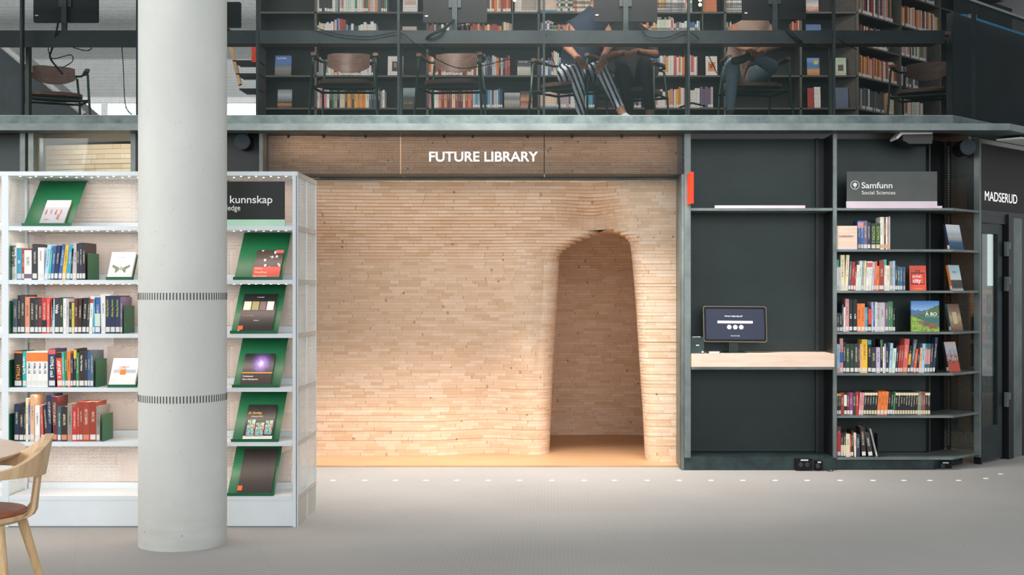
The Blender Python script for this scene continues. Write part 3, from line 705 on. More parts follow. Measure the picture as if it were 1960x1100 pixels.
rowC = [(9, 66, 'sl'), (5.5, 73, 'bk', dict(gap=.5)), (8, 74, 'dk'), (9, 70, 'sa', dict(gap=.5)), (9, 68, 'bk'), (7, 66, 'dk'), (6.5, 67, 'ma'), (9.5, 68, 're', dict(band=('bk', .05, .38))), (5.5, 67, 'cp'), (4, 67, 'br', dict(lean=.05)), (5, 66, 'lb'),
 (9, 68, 'dk', dict(txt=('Web', .82, .018, 1.1))), (7, 69, 'dg'), (5.5, 67, 'wh'), (5.5, 67, 'lt'), (5, 60, 'bk'), (5, 59, 'lg'), (6.5, 67, 'ma'), (7, 67, 'dn', dict(lean=.02)), (8, 68, 'bk', dict(lean=.05)), (5, 67, 'dk', dict(lean=.05)), (6, 71, 'wh', dict(band=('re', .82, .93), lean=.04)),
 (4.5, 66, 'cy', dict(lean=.03)), (10.5, 69, 'bl', dict(band=('pg', .2, .55))), (9, 75, 'wh', dict(lean=-.02)), (9.3, 72, 'nv', dict(txt=('Learning Web Design', .90, .0115, .74), tcol='#b9c24a')), (9.3, 72, 'nv', dict(txt=('Learning Web Design', .90, .0115, .74), tcol='#b9c24a')),
 (9.3, 72, 'nv', dict(txt=('Learning Web Design', .90, .0115, .74), tcol='#b9c24a')), (4, 70, 'pu')]
rowD = [(17, 69, 'bk', dict(band=('or', .94, .99), txt=('HTML5', .62, .022, .95), tcol='#e8a13c')), (8, 68, 'te', dict(gap=.5, txt=('Learning XML', .86, .015, .9))), (11, 68, 'wh', dict(band=('or', .72, .97), txt=('HTML, CSS', .68, .011, .9), tcol='#23326a')),
 (11.5, 68, 'wh', dict(band=('or', .72, .97), txt=('HTML, CSS', .68, .011, .9), tcol='#23326a')), (10.5, 68, 'wh', dict(band=('or', .72, .97), txt=('HTML, CSS', .68, .011, .9), tcol='#23326a')), (11, 68, 'wh', dict(band=('or', .72, .97), txt=('HTML, CSS', .68, .011, .9), tcol='#23326a')),
 (14.5, 73, 'nv', dict(gap=1.5, band=('cp', .86, .99), txt=('HTML5 css3', .80, .020, .88))), (12, 66, 'ro', dict(lean=-.05, band=('bk', .84, .99), txt=('ASP.NET 4', .76, .018, .9))), (5, 67, 'te', dict(lean=-.03)), (5, 67, 'gr', dict(lean=-.03)), (8, 68, 'or'), (5, 64, 'nv'), (6, 73, 'bk', dict(band=('ye', .75, .98), lean=.02)),
 (6, 66, 'gr'), (11, 69, 'dn', dict(txt=('Make This Website', .88, .010, .85))), (7, 69, 'dk'), (5, 69, 'bl'), (7, 69, 'sl')]
rowE = [(9.5, 71, 'nv', dict(sticker='wh')), (9, 63, 'bk'), (3.5, 62, 'dk'), (5, 82, 'cr'), (3.5, 68, 'bl'), (8, 88, 'pe'), (9.5, 68, 'wh', dict(gap=1)), (5, 66, 'cp', dict(lean=-.04)), (6, 69, 'dk', dict(lean=-.08)), (10, 88, 'nv', dict(lean=-.05)),
 (11.5, 85, 'ma', dict(sticker='sa')), (7, 66, 'dt'), (12, 66, 'dn', dict(sticker='sa')), (9, 72, 'st', dict(sticker='sa')), (9, 65, 're'), (5, 75, 'br'), (6, 75, 'br'), (13.5, 75, 'br', dict(sticker='sa')), (12.5, 75, 'br'), (7, 67, 'st')]
BKW = WD+.035; kb = BKW/F
for nm, sp, p0, y in (("the white bookcase's second shelf", rowB, 22, SH[1]), ("the white bookcase's third shelf", rowC, 24, SH[2]), ("the white bookcase's fourth shelf", rowD, 27, SH[3]), ("the white bookcase's fifth shelf", rowE, 27, SH[4])):
    tot = sum(s[0]+(s[3].get('gap', 0) if len(s) > 3 else 0)+(math.sin(-min(0, s[3].get('lean', 0)))*s[1]*0 if len(s) > 3 else 0) for s in sp)
    fit = {SH[1]: 163, SH[2]: 233, SH[3]: 178, SH[4]: 191}[y]; tot += sum(math.sin(abs(s[3].get('lean', 0)))*4 for s in sp if len(s) > 3)
    kf = (fit-p0)/tot; sp = [(s[0]*kf,)+tuple(s[1:]) for s in sp]
    row(sp, p0, None, BKW, wz(y)+.0005, kb, nm, G, d=.17)
for x, y, h, lab in ((19.5, SH[1], .205, 'green bookend at the left end of the second shelf, white bookcase'), (19, SH[2], .195, 'green bookend at the left end of the third shelf, white bookcase'), (18.5, SH[3], .165, 'green bookend at the left end of the fourth shelf, white bookcase'), (18, SH[4], .165, 'green bookend at the left end of the fifth shelf, white bookcase'),
                   (189, SH[1], .160, 'green bookend right of the book row on the second shelf'), (257, SH[2], .165, 'green bookend right of the book row on the third shelf'), (204, SH[3], .165, 'green bookend right of the book row on the fourth shelf'), (216, SH[4], .160, 'green bookend right of the book row on the fifth shelf')):
    bookend(PX(x, WD+.01) if x < 100 else PX(x, WD+.19), WD, wz(y), h, lab, .19)
# last, wider books half hidden by the right bookends
def flatbook(x, D, z, w_, h, d, code, label, group): 
    o = book(x, D, z, w_, h, code, d=d, label=label, group=group, sticker=None); return o
# sloping display stands
def stand(px, py, wpx, hpx, label, mat='green', D0=WD+.012, top_off=.26, lipd=.03):
    """tilted sheet with a lip: px = left end of the lip, py = shelf top"""
    z = wz(py); k = D0/F; x0 = PX(px, D0); wd = wpx*k; t = thing('display_stand', label, 'book stand', (x0+wd/2, D0, z), 0, 'green sloping display stands')
    h = hpx*k; D1 = D0+top_off
    mb = MB(); mb.prism([(x0, D0+.012, z+.004), (x0, D0+.015, z+.004), (x0, D1+.003, z+h), (x0, D1, z+h)], (wd, 0, 0)); mk('back_sheet', mb, M[mat], t)
    mk('lip', MB().box(x0, x0+wd, D0-.012, D0+.014, z+.0005, z+.004).box(x0, x0+wd, D0-.014, D0-.011, z+.0005, z+.018), M[mat], t)
    mk('top_hook', MB().box(x0, x0+wd, D1, D1+.02, z+h-.001, z+h+.004), M[mat], t)
    return t, x0, D0, z, math.atan2(top_off-.012, h)
def cover_mat(name, fn):
    a = N(name); se = a.n('ShaderNodeSeparateXYZ'); a.l(a.coord('Generated'), se.inputs[0]); fn(a, se.outputs[0], se.outputs[2]); return a.m
def facebook(cx, D, z, w_, h, th, tilt, mat, label, group, spine=None, yaw=0, texts=(), blocks=(), cat='book'):
    """book shown face-on, leaning back by tilt; local frame: x right, z up along the cover, front at y=0"""
    t = thing('display_book', label, cat, (cx, D, z), 0, group); t.rotation_euler = (-tilt, 0, yaw); t['_o'] = (0, 0, 0)
    mk('cover', MB().box(-w_/2, w_/2, 0, .002, 0, h).box(-w_/2, w_/2, th-.002, th, 0, h).box(-w_/2, -w_/2+.002, .002, th-.002, 0, h), mat, t, world=False)
    mk('pages', MB().box(-w_/2+.003, w_/2-.004, .0022, th-.0022, .003, h-.003), M['paper'], t, world=False)
    for (x0, z0, x1, z1, col) in blocks: mk('printed_panel', MB().box(-w_/2+x0*w_, -w_/2+x1*w_, -.0004, 0, z0*h, z1*h), col if not isinstance(col, str) else flat('print_'+col, col, .5), t, world=False)
    for (s, x0, z0, hh, col, sx) in texts: text(s, hh, flat('print_'+col, col, .6), t, 'title', Matrix.Translation((-w_/2+x0*w_, -.0006, z0*h)), .015, sx=sx)
    return t
def ramp_mat(name, pts, axis='z', noise=0, sc=6, thr=None):
    def fn(a, x, z):
        v = z if axis == 'z' else x
        if noise: v = a.math('ADD', v, a.math('MULTIPLY', a.math('SUBTRACT', a.noise(a.coord('Generated'), sc, 4), .5), noise))
        r = a.ramp(v, [(p, lin(c)) for p, c in pts])
        if thr: r.node.color_ramp.interpolation = 'CONSTANT'
        a.set(r, .35)
    return cover_mat(name, fn)
G2 = 'face-out books in the white bookcase'
STN = [((43, SH[0], 92, 93), 'top left compartment', (106, 139)), ((447, SH[1], 93, 93), 'second right compartment', None), ((441, SH[2], 90, 97), 'third right compartment', None), ((445, SH[3], 90, 95), 'fourth right compartment', None), ((443, SH[4], 90, 94), 'fifth right compartment', None), ((434, SH[5], 90, 95), 'bottom right compartment', None)]
sts = [stand(a[0], a[1], a[2], a[3], 'green sloping metal book stand in the %s, white bookcase' % nm) for a, nm, _ in STN]
def on_stand(i, px_c, w_px, h_px, mat, label, th=.02, **k):
    t, x0, D0, z, ang = sts[i]; kk = D0/F
    return facebook(PX(px_c, D0), D0-.009+.0, z+.005, w_px*kk, h_px*kk/math.cos(ang)*.98, th, ang, mat, label, G2, **k)
on_stand(0, 98, 47, 52, flat('print_offwhite', '#e4dfdb', .5), 'white book with grey band of small orange figures on green stand', blocks=[(0, .06, 1, .72, '#a9a9b4')]+[(.10+.2*i, .42+.03*(i % 2), .17+.2*i, .62, '#d79a72') for i in range(4)]+[(.14, .2, .36, .25, '#d79a72'), (.62, .22, .74, .45, '#d79a72')], texts=[('biographies', .3, .80, .007, '#b99a94', .9)])
def wp(a, x, z):
    v = a.n('ShaderNodeTexVoronoi'); v.inputs['Scale'].default_value = 6; a.l(a.coord('Generated'), v.inputs['Vector'])
    a.set(a.mix(a.math('LESS_THAN', v.outputs['Distance'], .28), lin('#3a2c28'), lin('#b8bcd0')), .35)
on_stand(1, 508, 52, 58, cover_mat('circle_pattern_cover', wp), 'book with pale round shapes on dark above a coral title band', blocks=[(0, .04, 1, .42, '#d8574c'), (.72, .9, 1, 1, '#cf4f5a')], texts=[('WordPress', .06, .20, .014, '#f5d98a', .82), ('Professional', .05, .34, .007, '#ffffff', .9), ('Design and Development', .03, .08, .0085, '#ffffff', .7)], th=.03)
on_stand(2, 487, 66, 76, flat('print_black', '#17171a', .35), 'black book with four small pictures in a row and orange sticker', blocks=[(.05, .58, .26, .80, '#c9bfae'), (.29, .58, .49, .80, '#8f8a5c'), (.52, .58, .70, .80, '#6b5a5a'), (.73, .58, .93, .80, '#d8c8c8'), (.0, .08, .14, .18, '#f0642a'), (.0, .0, .06, .07, '#dddddd')], texts=[('Norsk bibliografi', .4, .9, .005, '#e8e8e8', .9), ('Den norske litteratur', .08, .42, .006, '#c07a5a', .9), ('Bibliografi', .42, .3, .006, '#e8e8e8', .9)], th=.025)
def flo(a, x, z):
    r = a.n('ShaderNodeVectorMath', operation='DISTANCE'); cb = a.n('ShaderNodeCombineXYZ'); a.l(x, cb.inputs[0]); a.l(z, cb.inputs[2]); a.l(cb.outputs[0], r.inputs[0]); r.inputs[1].default_value = (.58, 0, .70)
    d = a.math('ADD', r.outputs['Value'], a.math('MULTIPLY', a.noise(a.coord('Generated'), 14, 4), .18))
    a.set(a.ramp(d, [(.08, lin('#e8dcf5')), (.2, lin('#8a6cc0')), (.36, lin('#3a2a5c')), (.48, lin('#15151c'))]), .35)
on_stand(3, 488, 58, 62, cover_mat('purple_flower_cover', flo), 'dark book with a bright purple flower above a brown title band', blocks=[(0, .0, 1, .05, '#e8963a'), (0, .05, 1, .38, '#2f2724'), (0, .40, 1, .43, '#e8963a')], texts=[('Professional', .05, .29, .0095, '#ffffff', .95), ('Plone 4 Development', .05, .20, .0105, '#ffffff', .72)], th=.02)
def stk(a, x, z):
    v = a.n('ShaderNodeTexVoronoi'); v.inputs['Scale'].default_value = 7; a.l(a.scale(a.coord('Generated'), (1, 1, 1.6)), v.inputs['Vector'])
    hs = a.n('ShaderNodeHueSaturation'); hs.inputs['Saturation'].default_value = 1.1; hs.inputs['Value'].default_value = .6; a.l(v.outputs['Color'], hs.inputs['Color'])
    a.set(hs.outputs[0], .4)
stm = cover_mat('stacked_books_print', stk)
on_stand(4, 492, 56, 66, flat('print_black', '#17171a', .35), 'black book with gold title above a photo of stacked books', blocks=[(0, .0, 1, .14, '#e4e0da'), (.08, .12, .34, .58, stm), (.38, .12, .66, .50, stm), (.70, .18, .95, .56, stm)], texts=[('J.K. Rowling', .05, .74, .0155, '#d9a93c', .74), ('A Bibliography 1997-2013', .16, .66, .006, '#e8e0d0', .8)], th=.02)
on_stand(5, 486, 66, 82, flat('black_cloth_cover', '#221e1d', .5, 0, .15, 60), 'plain black cloth covered book with orange sticker on lowest green stand', blocks=[(.0, .10, .13, .20, '#f0642a')], th=.025)
def white_stand(px, py, wpx, hpx, label, **k):
    t, x0, D0, z, ang = stand(px, py, wpx, hpx*.8, 'low green stand holding the '+label.split(' ', 1)[1][:60], top_off=.10)
    kk = D0/F; return facebook(PX(px+wpx*.48, D0), D0-.009, z+.005, (wpx-4)*kk, hpx*kk*1.02, .018, ang, flat('print_white', '#e6e4e2', .45), label, G2, **k)
white_stand(204, SH[1], 50, 60, 'white book with a butterfly on its cover', blocks=[(.25, .0, .75, .006, '#ffffff')], texts=[('Cannot be owned', .16, .78, .008, '#8f93b8', .8)])
# butterfly wings on the cover
fb = [o for o in bpy.data.objects if o.name.startswith('display_book')][-1]
mb = MB()
for s in (-1, 1):
    for pts in ([(.004, 0), (.05, .026), (.054, .012), (.032, -.006)], [(.004, -.002), (.032, -.008), (.030, -.034), (.014, -.018)]):
        mb.prism([(s*x, -.0008, .075+z) for x, z in (pts if s > 0 else pts[::-1])], (0, .0006, 0))
mb.box(-.002, .002, -.001, -.0002, .06, .09); mk('butterfly_print', mb, flat('butterfly_ink', '#7d8468', .6), fb, world=False)
white_stand(207, SH[3], 54, 60, 'white book with a strip of small pictures across the cover', blocks=[(.1, .48, .35, .6, '#b9b4b4'), (.35, .42, .58, .6, '#e07a2a'), (.58, .48, .95, .6, '#a8b0c0')], texts=[('ELEMENTS', .3, .66, .010, '#d05a40', .9), ('LITEN INNFORING', .25, .61, .005, '#555566', .9)])
for px, y, t_, c_ in ((240, SH[1], 8, 'or'), ):
    pass
# label signs in the white bookcase
sg = thing('subject_sign', 'black sign with white lettering and mint band in the top right compartment', 'sign', (wx(440), WD+.03, wz(SH[0])))
x0, x1 = PX(330, WD+.03), PX(545, WD+.03); z = wz(SH[0])
mk('board', MB().box(x0, x1, WD+.03, WD+.036, PZ(420, WD+.03), PZ(347, WD+.03)), flat('sign_black', '#151a1a', .5), sg)
mk('base_band', MB().box(x0, x1, WD+.028, WD+.04, z, PZ(420, WD+.03)), M['mint'], sg)
hh = PZ(374, WD)-PZ(389, WD)
text('kunnskap', hh, M['ink'], sg, 'lettering', FX(local(sg, P(439, 388.5, WD+.028))), .006, sx=1.06)
text('Knowledge', hh*.72, M['ink'], sg, 'lettering', FX(local(sg, P(402, 402.5, WD+.028))), .0, sx=.86)
mk('shelf_label', MB().box(wx(93), wx(122), WD-.0015, WD-.0002, wz(542), wz(536.5)), M['sticker'], wb)
# pale books on the rear side, seen through the perforated backs
G3 = 'books on the rear side of the white bookcase'
for y, xa, xb in ((SH[1], 200, 262), (SH[1], 440, 500), (SH[2], 60, 250), (SH[2], 440, 545), (SH[3], 205, 262), (SH[3], 440, 548), (SH[4], 100, 262), (SH[4], 440, 520), (SH[5], 225, 262), (SH[5], 445, 545)):
    D = WD+.40; x = PX(xa, D)
    while x < PX(xb, D):
        w_ = R.uniform(.018, .04); h = R.uniform(.18, .23)
        o = mk('rear_book', MB().box(-w_/2+.0015, w_/2-.0015, 0, .15, 0, h), M['paper'], world=False); o['_o'] = (0, 0, 0)
        o.location = (x+w_/2, D, wz(y)+.0005); tag(o, 'pale book seen through the perforated back of the white bookcase', 'book', G3); x += w_
# ================================================================ dark steel bays on the right
BD = 9.8
def bx(px, D=BD): return PX(px, D)
def bz(py, D=BD): return PZ(py, D)
b1 = thing('kiosk_bay', 'dark steel bay with a pale wood counter beside the timber opening', 'shelving bay', (bx(1458), BD, 0))
BT = 2.63
mk('post', MB().box(bx(1310), bx(1322), BD-.005, BD+.30, .10, BT), M['edge'], b1)
mk('back_panel', MB().panel((bx(1322)-.05, 10.12), (bx(1560, 10.12), 10.12), .11, BT), M['mesh'], b1)
mk('backing_sheet', MB().box(bx(1310), bx(1601), 10.16, 10.17, .0, BT), M['black'], b1)
mk('side_panel', MB().box(bx(1594), bx(1595.5), BD+.02, 10.15, .10, BT).box(bx(1560, 10.12), bx(1594), 10.125, 10.15, .1, BT), M['black'], b1)
mk('side_post', MB().box(bx(1560, 10.12), bx(1565, 10.12), 10.09, 10.12, .1, BT), M['steel'], b1)
mk('shelf', MB().box(bx(1322), bx(1594), BD, 10.11, bz(403), bz(398)), M['edge'], b1)
mk('label_strip', MB().box(bx(1368), bx(1541), BD-.004, BD+.0, bz(398.5), bz(393)), M['pink'], b1)
mk('plinth', MB().box(bx(1310), bx(1601), BD+.005, 10.15, .002, bz(874)), M['plinth'], b1)
mk('counter', MB().box(bx(1322)+.002, bx(1595), 9.76, 10.11, PZ(702, 9.76), PZ(677, 9.76)), M['counter'], b1)
mk('counter_support', MB().box(bx(1322)+.002, bx(1595), 9.77, 10.11, PZ(707, 9.77), PZ(702.5, 9.77)), M['edge'], b1)
CT = PZ(677, 9.76)
# kiosk screen
kd = 9.90; ks = thing('touch_screen', 'black touch screen on a short stand on the pale wood counter', 'screen', (PX(1407, kd), kd, CT))
lc = local(ks, (PX(1407, kd), kd, PZ(620, kd))); K = kd/F
TL = Matrix.Translation(lc) @ Matrix.Rotation(math.radians(-10), 4, 'X') @ Matrix.Rotation(math.radians(3), 4, 'Z')
mb = MB().bevbox(-61*K, 61*K, 0, .03, -34.5*K, 34.5*K, .016, 4, TL); mk('body', mb, flat('bronze_edge', '#8a7c68', .35, .6), ks, world=False)
mb = MB().bevbox(-60*K, 60*K, -.002, .002, -33.5*K, 33.5*K, .015, 4, TL); mk('bezel', mb, M['glassdark'], ks, world=False)
sd = emit('screen_navy', '#182036', .22)
disp = mk('display', MB().box(-56*K, 56*K, -.0032, -.002, -29.5*K, 29*K, TL), sd, ks, world=False)
si = emit('screen_white', '#dfe4ec', .8)
mk('search_field', MB().box(-34*K, 34*K, -.0042, -.0032, 1.5*K, 6*K, TL), si, disp, world=False)
for i in (-1, 0, 1): mk('round_icon', MB().cone(TL @ Vector((i*11.6*K, -.0032, -6*K)), TL @ Vector((i*11.6*K, -.0042, -6*K)), 4.2*K, 4.2*K, 24), si, disp, world=False)
text('Hva kan vi hjelpe deg med?', 2.9*K, si, disp, 'screen_text', TL @ Matrix.Translation((-20*K, -.0033, 14*K)), .0, sx=.78)
text('Norsk bokmål  English', 1.7*K, si, disp, 'screen_text', TL @ Matrix.Translation((-9*K, -.0033, -23.5*K)), .0, sx=.8)
mk('stand', MB().box(PX(1396, kd), PX(1414, kd), kd+.03, kd+.05, CT+.006, PZ(640, kd)).box(PX(1385, kd), PX(1428, kd), kd-.03, kd+.12, CT, CT+.006), M['plinth'], ks)
mb = MB().box(bx(1323), bx(1323)+.10, 9.80, 9.93, CT, CT+.128); o = mk('receipt_printer', mb, M['plinth']); tag(o, 'small dark box shaped receipt printer at the left end of the counter', 'printer')
mk('logo', MB().box(bx(1323)+.038, bx(1323)+.062, 9.7992, 9.80, CT+.062, CT+.069), M['ink'], o); mk('paper_slot', MB().box(bx(1323)+.01, bx(1323)+.075, 9.81, 9.84, CT+.128, CT+.131), M['sticker'], o)
mk('status_sticker', MB().box(bx(1323)+.083, bx(1323)+.096, 9.7992, 9.80, CT+.008, CT+.019), M['ink'], o)
mb = MB().bevbox(PX(1353, 9.82), PX(1378, 9.82), 9.79, 9.85, CT, CT+.022, .003); o = mk('card_tray', mb, M['steel']); tag(o, 'small white fronted card tray beside the receipt printer', 'tray')
mk('white_front', MB().box(PX(1357, 9.79), PX(1377, 9.79), 9.786, 9.79, CT+.002, CT+.017), M['sticker'], o)
# red flag sign on the post
mb = MB(); xr = bx(1316)
mb.prism([(xr-.003, 9.79, bz(393)), (xr+.012, 9.70, bz(391)), (xr+.012, 9.70, bz(331)), (xr-.003, 9.79, bz(334.5))], (.004, .001, 0))
mb.prism([(xr+.012, 9.70, bz(391)), (xr+.038, 9.71, bz(391)), (xr+.038, 9.71, bz(331)), (xr+.012, 9.70, bz(331))], (0, .004, 0))
o = mk('red_flag_sign', mb, M['red']); tag(o, 'folded orange-red plate fixed to the steel post beside the timber opening', 'sign plate')
# socket blocks and cable
def socket(px0, px1, y0, y1, D, label, nsock=2):
    o = mk('socket_block', MB().box(PX(px0, D), PX(px1, D), D, D+.04, PZ(y1, D), PZ(y0, D)), M['glassdark']); tag(o, label, 'socket')
    mk('label_plate', MB().box(PX(px0+(px1-px0)*.3, D), PX(px0+(px1-px0)*.75, D), D-.001, D, PZ(y0+3.5, D), PZ(y0+1, D)), M['sticker'], o)
    for i in range(nsock):
        c = PX(px0+(px1-px0)*(.3+.4*i), D); z = PZ((y0+y1)/2+1, D)
        mk('outlet', MB().cone((c, D-.002, z), (c, D, z), .017, .018, 16), flat('outlet_grey', '#2a2c2e', .5), o)
socket(1523, 1555, 878, 898, 9.76, 'black double socket block on the kiosk bay plinth')
socket(1561, 1575, 882, 899, 9.76, 'narrow black adapter beside the double socket block', 1)
cb_ = [P(1548, 890, 9.75), P(1556, 880, 9.74), P(1566, 878, 9.74), P(1585, 874, 9.74), P(1601, 880, 9.74), P(1603, 893, 9.74), P(1592, 902, 9.74), P(1578, 899, 9.74)]
tag(mk('power_cable', MB().tube(cb_, .004, 6), M['cable'], smooth=True), 'coiled black power cable beside the floor sockets', 'cable')
# --- book bay
b2 = thing('book_bay', 'dark steel bookcase bay with angled end beside the glass door', 'bookcase', (bx(1720), BD, 0))
mk('post', MB().box(bx(1594.5), bx(1601.5), BD-.005, BD+.05, .10, BT), M['edge'], b2)
mk('side_panel', MB().box(bx(1596), bx(1600.5), BD+.05, 10.15, .10, BT), M['black'], b2)
xc = PX(1772, 10.12)
mk('back_panel', MB().panel((bx(1601), 10.12), (xc, 10.12), .11, BT), M['mesh'], b2)
mk('backing_sheet', MB().box(bx(1601), xc+.05, 10.16, 10.17, 0, BT), M['black'], b2)
e0, e1 = W(.455, 0), W(.455, .31)
mb = MB(); mb.prism([(xc, 10.12, .0), (e1.x, e1.y, .0), (e1.x-.014, e1.y+.014, 0), (xc, 10.14, 0)], (0, 0, BT)); mk('corner_panel', mb, M['black'], b2)
mk('end_panel', MB().panel((e0.x-.02, e0.y+.02), (e1.x, e1.y), .11, BT), M['mesh'], b2)
mb = MB(); wbox(mb, .44, .468, -.003, .045, .06, BT); mk('end_post', mb, M['edge'], b2)
mb = MB(); wbox(mb, .44, .452, .25, .28, .1, BT); mk('slotted_strip', mb, M['black'], b2)
mb = MB()
for i in range(120):
    z = .14+i*.0205
    if z < 2.6: wbox(mb, .4395, .4399, .258, .272, z, z+.012)
mk('slots', mb, M['edge'], b2)
BSH = [398, 477, 556, 635, 714, 795, 875]
def bayshelf(z, t=.018, mat='edge'):
    e = W(.44, 0); q = W(.44, .30)
    mb = MB(); mb.prism([(bx(1601.5), BD, z-t), (3.14, BD, z-t), (e.x, e.y, z-t), (q.x, q.y, z-t), (xc, 10.11, z-t), (bx(1601.5), 10.11, z-t)], (0, 0, t)); return mb
for y in BSH: mk('shelf', bayshelf(bz(y)), M['edge'], b2)
e = W(.41, .02)
mb = MB(); mb.prism([(bx(1601), BD+.04, .002), (3.00, BD+.04, .002), (3.0+.34, BD+.38, .002), (3.1, 10.45, .002), (bx(1601), 10.2, .002)], (0, 0, bz(893)+.07)); mk('plinth', mb, M['plinth'], b2)
socket(1797, 1822, 883, 898, 9.9, 'black socket block under the angled end of the book bay', 1)
# Social sciences sign
sg = thing('subject_sign', 'grey sign with round tree icon and pink base above the book bay', 'sign', (bx(1708), BD+.02, bz(398)))
mk('board', MB().box(bx(1621), bx(1794), BD+.004, BD+.012, bz(385), bz(328)), flat('sign_grey', '#474c48', .45), sg)
mk('base_band', MB().box(bx(1621), bx(1794), BD+.002, BD+.03, bz(398), bz(385)), M['pink'], sg)
mk('front_strip', MB().box(bx(1628), bx(1803), BD-.006, BD-.001, bz(398.5), bz(394)), M['pink'], sg)
text('Samfunn', bz(348.5)-bz(360), M['ink'], sg, 'lettering', FX(local(sg, P(1648.5, 360, 9.8))), .012, sx=1.11)
text('Social Sciences', bz(364.5)-bz(371.5), M['ink'], sg, 'lettering', FX(local(sg, P(1649, 371.8, 9.8))), .0, sx=1.12)
ic = local(sg, P(1636.5, 354, 9.8)); mb = MB(); kk = BD/F
for i in range(28):
    a0, a1 = 2*math.pi*i/28, 2*math.pi*(i+1)/28
    mb.quad(*[ic+Vector((r*kk*math.cos(a), -.001, r*kk*math.sin(a))) for r, a in ((7.6, a0), (7.6, a1), (8.5, a1), (8.5, a0))])
for dx, dz, r in ((0, 3.4, 1.6), (-2.6, 1.6, 1.6), (2.6, 1.6, 1.6), (0, .4, 1.6), (-2, -1.3, 1.3), (2, -1.3, 1.3)):
    n = len(mb.v); mb.v += [ic+Vector(((dx+r*math.cos(t*.785))*kk, -.001, (dz+r*math.sin(t*.785))*kk)) for t in range(8)]; mb.face(range(n, n+8))
mb.box(ic.x-.7*kk, ic.x+.7*kk, ic.y-.0012, ic.y-.0008, ic.z-5.5*kk, ic.z+1*kk); mk('tree_icon', mb, M['ink'], sg, world=False)
